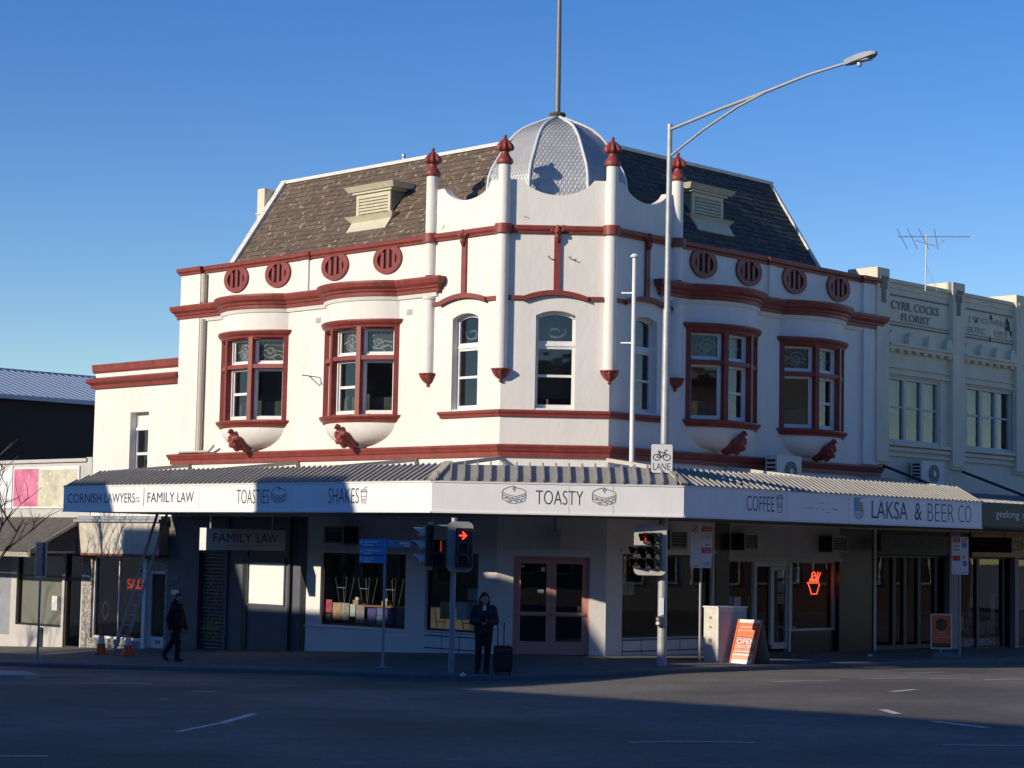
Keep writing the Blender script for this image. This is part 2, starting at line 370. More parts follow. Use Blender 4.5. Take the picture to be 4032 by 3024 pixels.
# ------------------------------------------------------------------ organic solids: capsules fused by a voxel remesh
def blob(name, prims, voxel, material, parent=None, smooth=4, label=None, noise=0, keep=False):
    bm = bmesh.new()
    for p in prims:
        if len(p) == 2: p = (p[0], p[1], p[0], p[1])
        a, ra, b, rb = V3(p[0]), p[1], V3(p[2]), p[3]; L = (b-a).length
        n = max(1, int(L/(min(ra, rb)*.45))) if L > 1e-5 else 0
        for i in range(n+1):
            t = i/n if n else 0
            bmesh.ops.create_icosphere(bm, subdivisions=2, radius=ra+(rb-ra)*t, matrix=Matrix.Translation(a+(b-a)*t))
    me = bpy.data.meshes.new(name); bm.to_mesh(me); bm.free()
    ob = bpy.data.objects.new(name, me); COL.objects.link(ob)
    r = ob.modifiers.new('r', 'REMESH'); r.mode = 'VOXEL'; r.voxel_size = voxel
    if smooth: s = ob.modifiers.new('s', 'SMOOTH'); s.iterations = smooth; s.factor = .5
    dg = bpy.context.evaluated_depsgraph_get(); m2 = bpy.data.meshes.new_from_object(ob.evaluated_get(dg))
    bpy.data.objects.remove(ob); bpy.data.meshes.remove(me)
    if keep:
        bm = bmesh.new(); bm.from_mesh(m2); bm.verts.ensure_lookup_table(); seen = set(); comps = []
        for v in bm.verts:
            if v.index in seen: continue
            st = [v]; seen.add(v.index); cp_ = []
            while st:
                x = st.pop(); cp_.append(x)
                for e_ in x.link_edges:
                    y = e_.other_vert(x)
                    if y.index not in seen: seen.add(y.index); st.append(y)
            comps.append(cp_)
        comps.sort(key=len)
        for cp_ in comps[:-1]: bmesh.ops.delete(bm, geom=cp_, context='VERTS')
        bm.to_mesh(m2); bm.free()
    loc = base_of(parent)
    for v in m2.vertices:
        if noise: v.co += V3((random.uniform(-1, 1), random.uniform(-1, 1), random.uniform(-1, 1)))*noise
        v.co -= loc
    m2.polygons.foreach_set('use_smooth', [True]*len(m2.polygons))
    return link(name, m2, material, parent, None, label)

# ================================================================== ground, road, footpath
def grid_mesh(rows, name, material, kind='structure', parent=None):
    mb = MB(); n = len(rows[0]); vs = [p for r in rows for p in r]
    mb.add(vs, [(i*n+j, i*n+j+1, (i+1)*n+j+1, (i+1)*n+j) for i in range(len(rows)-1) for j in range(n-1)])
    return mb.build(name, material, parent, smooth=True, kind=kind)
def densify(L, k):
    out = []
    for p, q in zip(L, L[1:]):
        for i in range(k): out.append(p+(q-p)*(i/k))
    return out+[L[-1]]
KD = densify(KW, 2)
KN = []
for i, p in enumerate(KD):
    e = (KD[min(i+1, len(KD)-1)]-KD[max(i-1, 0)]).normalized(); KN.append(V3((e.y, -e.x, 0)))
# ground sheet to the horizon, well below everything
g = MB(); g.add([(-1500, -1500, -3.6), (1500, -1500, -3.6), (1500, 1500, -3.6), (-1500, 1500, -3.6)], [(0, 1, 2, 3)])
g.build('ground', CONC, kind='structure')
rows = []
for dist in (0, .4, 1, 2, 3.5, 6, 9, 13, 18, 25, 34, 45, 60, 90):
    r = []
    for p, nn in zip(KD, KN):
        q = p+nn*dist; r.append(V3((q.x, q.y, road_z(q.x, q.y) if dist < 45 else foot_z(p.x, p.y)-.11+.018*45)))
    rows.append(r)
road = grid_mesh(rows, 'road', ASPH)
# footpath between building line and kerb
inner = []
for (a_, c_) in KERB:
    if c_ <= -4.69: inner.append(fromac(a_, .5))
    elif a_ <= -5.39: inner.append(fromac(-1.836+.5, c_))
    else:
        t = (a_-.6)/-6.0; inner.append(fromac(.4+(-1.7)*t, .5+1.3*t))
ID = densify(inner, 2)
rows = []
for k in range(13):
    t = k/12; r = []
    for p, q, nn in zip(KD, ID, KN):
        e = p-nn*.16; P = q+(e-q)*t; r.append(V3((P.x, P.y, foot_z(P.x, P.y))))
    rows.append(r)
grid_mesh(rows, 'footpath', PAVE)
kb = MB(); n = len(KD)
for i in range(n):
    p, nn = KD[i], KN[i]; z0 = foot_z(p.x, p.y)
    q = p-nn*.165; zq = foot_z(q.x, q.y)
    kb.v += [V3((q.x, q.y, zq-.05)), V3((q.x, q.y, zq+.006)), V3((p.x-nn.x*.02, p.y-nn.y*.02, z0+.006)), V3((p.x, p.y, z0-.02)), V3((p.x+nn.x*.01, p.y+nn.y*.01, z0-.3))]
for i in range(n-1):
    for k in range(4): kb.f.append((5*i+k, 5*i+5+k, 5*i+6+k, 5*i+1+k))
kerb = kb.build('kerb', KERBM, kind='structure')
def marking(pts, w, name='lane_marking'):
    mb = MB(); L = [V3((p[0], p[1], 0)) for p in pts]; L = densify(L, 6)
    for i, p in enumerate(L):
        e = (L[min(i+1, len(L)-1)]-L[max(i-1, 0)]).normalized(); nn = V3((-e.y, e.x, 0))*w/2
        for q in (p+nn, p-nn): mb.v.append(V3((q.x, q.y, road_z(q.x, q.y)+.006)))
    mb.f = [(2*i, 2*i+1, 2*i+3, 2*i+2) for i in range(len(L)-1)]
    return mb.build(name, PAINT, road)
for pts, w in (([(-4.39, 26.73), (-4.09, 28.39)], .09), ([(-4.06, 28.4), (-3.85, 30.56)], .13), ([(-5.9, 22.6), (-5.2, 22.8)], .1), ([(1.55, 26.04), (3.26, 26.13)], .1),
               ([(5.66, 25.87), (7.3, 25.95)], .1), ([(6.46, 30.2), (6.98, 28.92)], .13), ([(6.15, 32.58), (6.21, 31.66)], .14), ([(7.19, 37.28), (7.79, 37.91)], .16),
               ([(9.0, 42.3), (9.92, 42.6)], .12), ([(10.1, 42.1), (11.6, 43.2)], .13), ([(7.4, 41.7), (8.6, 42.5)], .11), ([(5.4, 40.4), (6.9, 41.2)], .1),
               ([(8.67, 48.2), (13.21, 51.6)], .09), ([(9.0, 45.0), (10.1, 46.0)], .09), ([(-.73, 37.75), (.76, 37.71)], .08),
               ([(-9.57, 39.18), (-8.59, 39.66)], .1), ([(-5.75, 36.33), (-5.28, 36.09)], .12), ([(-9.04, 37.73), (-6.82, 38.52)], .08), ([(-5.85, 33.73), (-5.72, 33.79)], .12)):
    marking(pts, w)
# traffic island nose at the far left
ti = thing('traffic_island', 'low pale kerbed traffic island nose in the road, at the left picture edge', 'traffic island', (-11.0, 41.5, road_z(-11.0, 41.5)))
pl = [(-9.5, 39.4), (-9.35, 40.0), (-10.4, 43.0), (-11.4, 43.6), (-14.5, 46.0), (-15.5, 44.4), (-12.0, 41.0), (-10.1, 39.2)]
mb = MB(); nn_ = len(pl)
mb.add([V3((x, y, road_z(x, y)-.05)) for x, y in pl]+[V3((x, y, road_z(x, y)+.1)) for x, y in pl], [tuple(range(nn_, 2*nn_))]+[(i, (i+1) % nn_, (i+1) % nn_+nn_, i+nn_) for i in range(nn_)])
mb.build('island_kerb', CONC, ti)

# ================================================================== corner building
cb = thing('corner_building', 'two storey white corner building with red trim, slate mansard roof and silver dome', 'building', fromac(0, 0, 0))
def P2(F, s, d): p = F(s, d, 0); return (p.x, p.y)
R_B, PH = 1.93, radians(46.5)
BOWS = [(A, 9.46, -1), (A, 5.06, -1), (C, 4.30, 1), (C, 8.17, 1)]
def arc(F, sc, dr, off=0, ext=0, n=16, kk=1):
    out = []
    for i in range(n+1):
        ph = -(PH+ext)+2*(PH+ext)*i/n
        out.append((sc+kk*dr*(R_B+off)*sin(ph), kk*((R_B+off)*cos(ph)-R_B*cos(PH))))
    return out
def P2s(F, L): return [P2(F, s, d) for s, d in L]

# --- walls
BW = [(8.22, 10.70), (3.82, 6.30)]; CW = [(3.06, 5.54), (6.93, 9.41)]
w = MB(); w.wall(A, 0, 12.76, 3.2, 10.04, [(a, b, 5.66, 8.06) for a, b in BW]+[(.79, 1.69, 5.79, 8.17)], .28)
w.wall(B, 0, WB, 3.2, 10.04, [(.82, 1.77, 5.79, 8.17)], .28)
w.wall(C, 0, 11.16, 3.2, 10.04, [(a, b, 5.66, 8.06) for a, b in CW]+[(.84, 1.75, 5.79, 8.17)], .28)
w.add([A(12.76, 0, -1.2), A(12.76, -13, -1.2), A(12.76, -13, 10.04), A(12.76, 0, 10.04)], [(0, 1, 2, 3)])
w.add([C(11.16, 0, -1.2), C(11.16, -14.6, -1.2), C(11.16, -14.6, 10.04), C(11.16, 0, 10.04)], [(0, 1, 2, 3)])
for F, s0, s1 in ((A, .79, 1.69), (B, .82, 1.77), (C, .84, 1.75)):
    lo = [(s0+(s1-s0)*i/12, 8.06+.115*(1-(2*i/12-1)**2)) for i in range(13)]
    w.strip(F, lo, [(s, 8.18) for s, z in lo], -.28, -.0005)
# end pilasters
w.box(A, 11.88, 12.79, -.05, .10, 4.99, 10.03); w.box(C, 10.48, 11.18, -.05, .09, 4.99, 10.03)
w.box(A, 7.22, 7.54, -.05, .05, 9.18, 10.03); w.box(C, 6.2, 6.5, -.05, .05, 9.18, 10.03)
w.build('upper_wall', WHITE, cb)
def mono(name, F, sl, dl): pass
# floor slabs and roof deck so that the rooms are dark
foot = [A(12.7, -.3, 0), A(.2, -.3, 0), C(.2, -.3, 0), C(11.1, -.3, 0), C(11.1, -14.5, 0)]
sl = MB()
for z in (4.16, 9.9):
    sl.add([p+V3((0, 0, z)) for p in foot]+[p+V3((0, 0, z+.1)) for p in foot], [tuple(range(5)), tuple(range(9, 4, -1))]+[(i, (i+1) % 5, (i+1) % 5+5, i+5) for i in range(5)])
sl.build('floor_slab', DARKIN, cb)
ir = MB()
for F, s0, s1 in ((A, .5, 12.7), (C, .5, 11.1), (B, -1.0, 3.6)):
    ir.add([F(s0, -2.2, 4.3), F(s1, -2.2, 4.3), F(s1, -2.2, 9.9), F(s0, -2.2, 9.9)], [(0, 1, 2, 3)])
ir.build('room_back_wall', UPIN, cb)

# --- parapet at the turret corner
def scallop(F, s0, s1, f0, f1):
    up = [(s0, 11.34), (f0, 11.34)]
    for i in range(1, 16): t = i/16; up.append((f0+(f1-f0)*t, 11.34-.37*(1-(2*t-1)**2)**.75))
    up += [(f1, 11.34), (s1, 11.34)]
    return [(s, 10.1) for s, z in up], up
pp = MB()
for F, s0, s1, f0, f1 in ((A, 0, 2.5, .42, 2.1), (B, 0, WB, .44, 2.17), (C, 0, 2.5, .45, 2.12)):
    lo, up = scallop(F, s0, s1, f0, f1); pp.strip(F, lo, up, -.24, -.005)
pp.build('turret_parapet', WHITE, cb)

# --- horizontal mouldings
def prof(z0, z1, pts): return pts
cop = [(-.25, 10.03), (.05, 10.03), (.06, 10.08), (.1, 10.12), (.11, 10.2), (.07, 10.225), (-.25, 10.225)]
pathA = [(12.79, -.4), (12.79, .1), (11.88, .1), (11.88, 0), (7.56, 0), (7.56, .05), (7.2, .05), (7.2, 0), (0, 0)]
pathC = [(0, 0), (6.18, 0), (6.18, .05), (6.52, .05), (6.52, 0), (10.48, 0), (10.48, .09), (11.18, .09), (11.18, -.4)]
mb = MB(); mb.sweep(P2s(A, pathA)+P2s(C, pathC), cop); mb.build('parapet_coping', RED, cb)
cor = [(-.05, 8.76), (.12, 8.77), (.13, 8.86), (.17, 8.88), (.18, 8.93), (.25, 8.99), (.28, 9.09), (.28, 9.14), (-.05, 9.19)]
pA = [(12.79, -.3), (12.79, 0)]
for (F, sc, dr) in BOWS[:2]: pA += arc(F, sc, dr, 0)
pA += [(2.23, 0), (2.23, -.2)]
mb = MB(); mb.sweep(P2s(A, pA), cor); mb.build('cornice', RED, cb)
pC = [(1.86, -.2), (1.86, 0)]
for (F, sc, dr) in BOWS[2:]: pC += arc(F, sc, dr, 0)
pC += [(11.18, 0), (11.18, -.3)]
mb = MB(); mb.sweep(P2s(C, pC), cor); mb.build('cornice', RED, cb)
# pale bed moulding under the cornice
bed = [(-.05, 8.66), (.05, 8.67), (.09, 8.765), (-.05, 8.765)]
mb = MB(); mb.sweep(P2s(A, pA[1:-1]), bed); mb.build('bed_moulding', WHITE, cb)
mb = MB(); mb.sweep(P2s(C, pC[1:-1]), bed); mb.build('bed_moulding', WHITE, cb)
band = [(-.05, 4.66), (.07, 4.66), (.07, 4.77), (.10, 4.79), (.13, 4.87), (.15, 4.90), (.15, 4.94), (-.05, 4.97)]
mb = MB(); mb.sweep(P2s(A, [(13.02, -.2), (13.02, 0), (0, 0)])+P2s(C, [(0, 0), (11.3, 0), (11.3, -.2)]), band); mb.build('string_course', RED, cb)
sil = [(-.05, 5.62), (.05, 5.62), (.06, 5.68), (.1, 5.72), (.1, 5.78), (-.05, 5.785)]
mb = MB(); mb.sweep(P2s(A, [(1.98, -.1), (1.98, 0), (0, 0)])+P2s(C, [(0, 0), (1.85, 0), (1.85, -.1)]), sil); mb.build('turret_sill', RED, cb)

# --- turret faces: arch mouldings, strips, bosses, windows
for F, f0, a0, a1, f1, cs, h0, h1 in ((A, .16, .55, 2.05, 2.42, 1.3, .79, 1.69), (B, .15, .56, 1.99, 2.43, 1.3, .82, 1.77), (C, .16, .55, 2.05, 2.4, 1.3, .84, 1.75)):
    mb = MB(); mb.box(F, f0, a0, -.02, .055, 8.42, 8.52); mb.box(F, a1, f1, -.02, .055, 8.42, 8.52)
    lo = [(a0-.06+(a1-a0+.12)*i/14, 8.39+.155*(1-(2*i/14-1)**2)) for i in range(15)]
    mb.strip(F, lo, [(s, z+.115) for s, z in lo], -.02, .11); mb.build('arch_moulding', RED, cb)
    st = MB(); st.box(F, cs-.075, cs+.075, -.02, .06, 8.62, 10.03); st = st.build('pilaster_strip', RED, cb)
    q = F(cs, .1, 10.07)
    blob('boss', [(q, .085), (q+F.u*.13+V3((0, 0, .03)), .05), (q-F.u*.13+V3((0, 0, .03)), .05), (q+V3((0, 0, .11)), .06), (q+V3((0, 0, -.13)), .075), (q+V3((0, 0, -.22)), .045), (q+F.n*.08, .06)], .022, RED, st, 2)
    # window
    lo = [(h0+(h1-h0)*i/12, 8.06+.115*(1-(2*i/12-1)**2)) for i in range(13)]
    fm = MB(); fm.box(F, h0, h0+.07, -.26, -.19, 5.79, 8.08); fm.box(F, h1-.07, h1, -.26, -.19, 5.79, 8.08)
    fm.strip(F, [(s, z-.085) for s, z in lo], lo, -.26, -.19)
    fm.box(F, h0+.07, h1-.07, -.26, -.19, 7.27, 7.46); fm.box(F, h0+.02, h1-.02, -.26, -.165, 7.33, 7.38)
    fm.box(F, h0+.07, h1-.07, -.25, -.2, 6.59, 6.65); fm.box(F, h0+.07, h1-.07, -.26, -.19, 5.79, 5.93); fm.box(F, h0, h1, -.26, -.02, 5.785, 5.83)
    fo = fm.build('arched_window', SWHITE, cb)
    for z0, z1 in ((5.93, 6.59), (6.65, 7.27)):
        p = MB(); p.add([F(h0+.07, -.235, z0), F(h1-.07, -.235, z0), F(h1-.07, -.235, z1), F(h0+.07, -.235, z1)], [(0, 1, 2, 3)]); p.build('pane', GLASSD, fo)
    p = MB(); L = [(max(h0+.07, min(h1-.07, s)), z-.08) for s, z in lo]; p.add([F(s, -.235, 7.46) for s, z in L]+[F(s, -.235, z) for s, z in L], [(i, i+1, i+14, i+13) for i in range(12)]); p.build('pane', GLASSD, fo)
    ww = h1-h0; random.seed(int(cs*100)+int(h0*1000))
    LL = [[(.5+.42*cos(t*.35+j)*(.35+.12*j), .45+.42*sin(t*.35+j)*(.35+.12*j)) for t in range(9)] for j in range(5)]
    strokes(F, LL, h0+.12, h1-.12, 7.5, 7.92, -.245, .012, LEAD, fo, 'leading')
    bl = MB(); bl.box(F, h0+.05, h1-.05, -.75, -.74, 6.1, 8.1); bl.build('net_curtain', mat('dim_curtain', (.16, .16, .14), .9, .4, 4), fo)

# --- slender columns with finials and corbels
def finial(P, parent):
    mb = MB(); mb.lathe(P, [(.15, -.02), (.19, .0), (.205, .05), (.19, .11), (.13, .19), (.095, .27), (.10, .31), (.125, .33)], 14); f = mb.build('finial', RED, parent, smooth=True)
    lf = MB(); lf.lathe(P, [(.10, .30), (.165, .325), (.195, .37), (.18, .45), (.125, .54), (.06, .60), (.03, .63)], 32, wob=lambda j, k: 1+(.16 if j in (1, 2, 3) else .08)*cos(8*2*pi*k/32)); lf.build('leaf_crown', RED, f)
    kn = MB(); kn.lathe(P, [(.09, .50), (.05, .56), (.022, .60), (.02, .63), (.045, .655), (.045, .69), (.01, .72)], 10); kn.build('knob', RED, f, smooth=True)
for F, s in ((A, 2.5), (B, 0), (B, WB), (C, 2.42)):
    mb = MB()
    for z0, z1 in ((6.74, 10.03), (10.225, 11.70)) if F is B else ((6.74, 8.66), (9.19, 10.03), (10.225, 11.70)):
        mb.tube([F(s, .03, z0), F(s, .03, z1)], .145, 16)
    c = mb.build('turret_column', WHITE, cb, smooth=True)
    mb = MB(); mb.tube([F(s, .03, 10.015), F(s, .03, 10.24)], .215, 16); mb.build('column_band', RED, c, smooth=True)
    if F is not B:
        mb = MB(); mb.tube([F(s, .03, 8.60), F(s, .03, 8.66)], .18, 16); mb.build('column_capital', WHITE, c, smooth=True)
    mb = MB(); mb.lathe(F(s, .03, 6.42), [(.02, 0), (.05, .03), (.03, .07), (.06, .09), (.13, .15), (.185, .24), (.2, .29), (.235, .31), (.235, .335)], 16, wob=lambda j, k: 1+.09*(-1)**k*(1 if 2 < j < 7 else 0)); mb.build('corbel', RED, c)
    finial(F(s, .03, 11.70), c)

# --- round vents in the parapet
def vent(F, sc):
    n = 36; vo = []; vi = []
    for k in range(n):
        t = 2*pi*k/n; x, y = cos(t), sin(t)
        vo.append((sc+.53*x, min(9.76+.385*y, 10.028)))
        xi, yi = .37*x, .235*y
        if y > 0 and abs(xi) < .17: yi = .264
        vi.append((sc+xi, 9.74+yi))
    mb = MB(); vs = [F(s, .06, z) for s, z in vo]+[F(s, .06, z) for s, z in vi]+[F(s, -.02, z) for s, z in vo]+[F(s, .006, z) for s, z in vi]
    fs = []
    for k in range(n):
        j = (k+1) % n; fs += [(k, j, n+j, n+k), (k, 2*n+k, 2*n+j, j), (n+k, n+j, 3*n+j, 3*n+k)]
    mb.add(vs, fs); v = mb.build('round_vent', RED, cb)
    mb = MB(); mb.add([F(s, .005, z) for s, z in vi], [tuple(range(n))]); mb.build('vent_recess', REDD, v)
    for x in (-.235, -.02, .195):
        h = .235*sqrt(max(0, 1-(x/.37)**2)); top = .263 if abs(x) < .15 else h*.96
        mb = MB(); mb.box(F, sc+x-.055, sc+x+.055, .008, .045, 9.74-h*.97, 9.74+top); mb.build('slat', RED, v)
for s in (4.1, 6.15, 8.51, 10.33): vent(A, s)
for s in (3.48, 5.34, 7.32, 9.33): vent(C, s)

# --- bow windows
def bow(F, sc, dr):
    def pos(ph, off=0): return sc+dr*(R_B+off)*sin(ph), (R_B+off)*cos(ph)-R_B*cos(PH)
    third = PH/1.5
    knots = [-PH, -third/2, third/2, PH]
    fr = MB()
    for i, ph in enumerate(knots):
        s, d = pos(ph)
        ang = -dr*ph
        L = F.sub(s, d, ang)
        hw = .10 if i in (0, 3) else .065
        fr.box(L, -hw, hw, -.16, .035, 5.76, 8.02)
    facets = []
    for i in range(3):
        (sa, da), (sb, db) = pos(knots[i]), pos(knots[i+1])
        e = F(sb, db, 0)-F(sa, da, 0); Ln = e.length; u = e/Ln; nn = V3((u.y, -u.x, 0))
        if nn.dot(F.n) < 0: nn = -nn
        L = Fr(F(sa, da, 0), u, nn); facets.append((L, Ln))
        fr.box(L, .05, Ln-.05, -.12, .03, 7.17, 7.28); fr.box(L, .05, Ln-.05, -.12, .02, 7.96, 8.03); fr.box(L, .05, Ln-.05, -.12, .01, 5.74, 5.79)
    bo = fr.build('bow_window', RED, cb)
    P = lambda off, ext: P2s(F, arc(F, sc, dr, off, ext))
    mb = MB(); mb.sweep(P(0, .1), [(-.12, 7.99), (.03, 7.99), (.05, 8.05), (.1, 8.09), (.13, 8.15), (.13, 8.19), (-.12, 8.21)]); mb.build('hood', RED, bo)
    mb = MB(); mb.sweep(P(0, .1), [(-.2, 5.60), (.03, 5.60), (.05, 5.65), (.1, 5.69), (.125, 5.73), (.125, 5.765), (-.2, 5.77)]); mb.build('sill', RED, bo)
    mb = MB(); mb.sweep(P(.02, .06), [(-.12, 8.2), (0, 8.2), (0, 8.77), (-.12, 8.77)]); mb.build('curved_panel', WHITE, bo, smooth=True)
    mb = MB(); rws = 12; nn = 20
    for j in range(rws+1):
        t = j/rws; k = .17+.80*sqrt(max(0, 1-t**2.1)); z = 5.61-.58*t
        mb.v += [F(s, d-.004, z) for s, d in [(sc+(s_-sc)*1, d_) for s_, d_ in arc(F, sc, dr, 0, 0, nn, k)]]
    m_ = nn+1
    mb.f = [(j*m_+i, j*m_+i+1, (j+1)*m_+i+1, (j+1)*m_+i) for j in range(rws) for i in range(nn)]+[tuple(rws*m_+i for i in range(m_))]
    mb.build('bowl_apron', WHITE, bo, smooth=True)
    mb = MB(); mb.hexa([F(sc-.26, -.02, 4.95), F(sc+.26, -.02, 4.95), F(sc+.2, .13, 4.95), F(sc-.2, .13, 4.95), F(sc-.3, -.02, 5.06), F(sc+.3, -.02, 5.06), F(sc+.24, .17, 5.06), F(sc-.24, .17, 5.06)]); mb.build('apron_foot', WHITE, bo)
    q = lambda s, d, z: F(sc+s, d, z)
    blob('eagle_ornament', [(q(0, .30, 5.10), .13, q(0, .56, 5.22), .16), (q(0, .60, 5.28), .12, q(0, .68, 5.43), .075), (q(0, .72, 5.47), .075), (q(0, .78, 5.47), .035, q(0, .83, 5.42), .022),
         (q(.15, .62, 5.3), .075, q(.19, .28, 5.04), .06), (q(-.15, .62, 5.3), .075, q(-.19, .28, 5.04), .06), (q(.08, .64, 5.1), .075), (q(-.08, .64, 5.1), .075), (q(0, .5, 5.03), .1), (q(.13, .2, 5.03), .07), (q(-.13, .2, 5.03), .07), (q(0, .18, 5.02), .09),
         (q(.1, .7, 5.24), .05), (q(-.1, .7, 5.24), .05), (q(.02, .72, 5.33), .05), (q(-.05, .70, 5.17), .055), (q(.17, .5, 5.27), .05), (q(-.17, .5, 5.27), .05)], .026, RED, bo, 1, noise=.009)
    for i, (L, Ln) in enumerate(facets):
        for z0, z1 in ((5.79, 7.17), (7.28, 7.97)):
            sm = MB(); sm.ring(L, .07, Ln-.07, z0, z1, .055, -.16, -.10, .09 if z0 < 6 else .05)
            sm.ring(L, .12, Ln-.12, z0+.035, z1-.02, .05, -.2, -.15, .07)
            if i == 1 and z0 < 6: sm.box(L, .15, Ln-.15, -.19, -.15, 6.46, 6.53)
            so = sm.build('sash', SWHITE, bo)
            p = MB(); p.add([L(.14, -.185, z0+.06), L(Ln-.14, -.185, z0+.06), L(Ln-.14, -.185, z1-.05), L(.14, -.185, z1-.05)], [(0, 1, 2, 3)]); p.build('pane', GLASSD if z0 < 6 else GLASS, bo)
            if z0 > 6:
                a0, a1 = .19, Ln-.19; zz0, zz1 = z0+.1, z1-.09
                p = MB(); p.add([L(.14, -.225, z0+.06), L(Ln-.14, -.225, z0+.06), L(Ln-.14, -.225, z1-.05), L(.14, -.225, z1-.05)], [(0, 1, 2, 3)]); p.build('leadlight', mat('leadlight_dark_glass', (.11, .105, .085), .3, .5, 9, col2=(.05, .05, .042)), bo)
                LL = [[(.5+.30*cos(t*pi/8), .5+.42*sin(t*pi/8)) for t in range(17)], [(.5+.16*cos(t*pi/6), .48+.26*sin(t*pi/6)) for t in range(13)], [(.5, .1), (.5, .9)] if i == 1 else [(.2, .3), (.45, .15), (.8, .35)], [(.05, .5), (.3, .62), (.42, .4), (.62, .58), (.95, .5)]]
                if i == 1: LL.append([(.35, .1), (.5, .5), (.65, .1)])
                else:
                    ca_, cb_ = random.uniform(.35, .65), random.uniform(.4, .6); LL[0] = [(ca_+(.36-.015*t)*cos(t*pi/7+i), cb_+(.42-.018*t)*sin(t*pi/7+i)) for t in range(19)]; LL[1] = [(random.random()*.25, .2+.15*k) for k in range(4)]; LL.append([(ca_+.12*cos(t*pi/5), cb_+.16*sin(t*pi/5)) for t in range(11)]); LL.append([(.75+.2*cos(t*.6), .2+.16*sin(t*.6)) for t in range(8)])
                strokes(L, LL, a0, a1, zz0, zz1, -.215, random.uniform(.024, .034), LEAD, bo, 'leading')
                LO = [[(x, .88), (x, 1.0)] for x in (.1, .3, .5, .7, .9)]
                strokes(L, LO, a0, a1, zz0, zz1+.03, -.2155, .05, LEADC, bo, 'ochre_pieces')
    bl = MB()
    for L, Ln in facets: bl.add([L(.05, -.5, 5.9), L(Ln-.05, -.5, 5.9), L(Ln-.05, -.5, 6.25+random.random()*.2), L(.05, -.5, 6.25)], [(0, 1, 2, 3)])
    bl.build('half_curtain', mat('dim_curtain', (.16, .16, .14), .9, .4, 4), bo)
for F, sc, dr in BOWS: bow(F, sc, dr)

# --- mansard roof
def slope(F, hip0, hip1, end, e0, e1, material, nm):
    zb, zt = 10.3, 12.83
    def pt(s, t, o=0):
        nrm = (F.n*(zt-zb)+V3((0, 0, e1-e0))).normalized()
        return F(s, -(e0+(e1-e0)*t), zb+(zt-zb)*t)+nrm*o
    mb = MB(); mb.add([pt(hip0, 0), pt(end, 0), pt(end, 1), pt(hip1, 1), F(end, -(e1+3.5), 10.2), F(hip1, -(e1+3.5), 10.2)], [(0, 1, 2, 3), (3, 2, 4, 5)])
    mb.add([pt(end, 0), pt(end, 1), F(end, -(e1+3.5), 10.2)], [(0, 1, 2)])
    ro = mb.build(nm, material, cb)
    sm = MB(); rows_ = 17
    for r in range(rows_):
        t0, t1 = r/rows_, min(1.0, (r+1.25)/rows_); h = hip0+(hip1-hip0)*(r/rows_); s = h-random.random()*.24-(r % 2)*.12
        while s < end-.05:
            w_ = .235+random.uniform(-.012, .012); s0, s1 = max(s, h), min(s+w_, end); s += w_+.008
            if s1-s0 < .05: continue
            j = random.uniform(-.004, .004); lift = .02+random.uniform(0, .012); dt = random.uniform(-.004, .004)
            sm.add([pt(s0, t0+dt, lift), pt(s1, t0+dt+j*.3, lift), pt(s1, t1, .004), pt(s0, t1, .004), pt(s0, t0+dt, 0), pt(s1, t0+dt, 0)], [(0, 1, 2, 3), (4, 5, 1, 0)])
    sm.build('slates', material, ro, kind='stuff')
    vg = MB(); p0, p1 = pt(end-.03, -.04, .05), pt(end-.03, 1.01, .05)
    K8 = 8
    for i in range(K8):
        vg.bar(p0+(p1-p0)*(i/K8)+(p1-p0)*.002, p0+(p1-p0)*((i+1)/K8)-(p1-p0)*.002, .22 if F is A else .09, .1 if F is A else .06, up=F.n)
    vg.build('verge_capping', VERGE, ro)
    rg = MB(); rg.bar(pt(hip1+.2, 1.0, .03), pt(end+.08, 1.0, .03), .12, .09); rg.build('ridge_capping', VERGE, ro)
    return pt
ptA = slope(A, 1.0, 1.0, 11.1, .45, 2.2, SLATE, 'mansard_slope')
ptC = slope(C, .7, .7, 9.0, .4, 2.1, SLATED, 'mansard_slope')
mb = MB(); mb.tube([A(6.1, -2.25, 12.8), A(6.1, -2.25, 12.98)], .035, 8); mb.lathe(A(6.1, -2.25, 12.98), [(.05, 0), (.06, .03), (.06, .08), (.03, .1)], 8); mb.build('vent_pipe', GALV, cb)
mb = MB(); mb.box(A, 11.2, 11.52, -2.0, -1.55, 10.2, 12.62); mb.box(A, 11.17, 11.55, -2.03, -1.52, 11.88, 11.93); mb.build('chimney', CREAMW, cb)

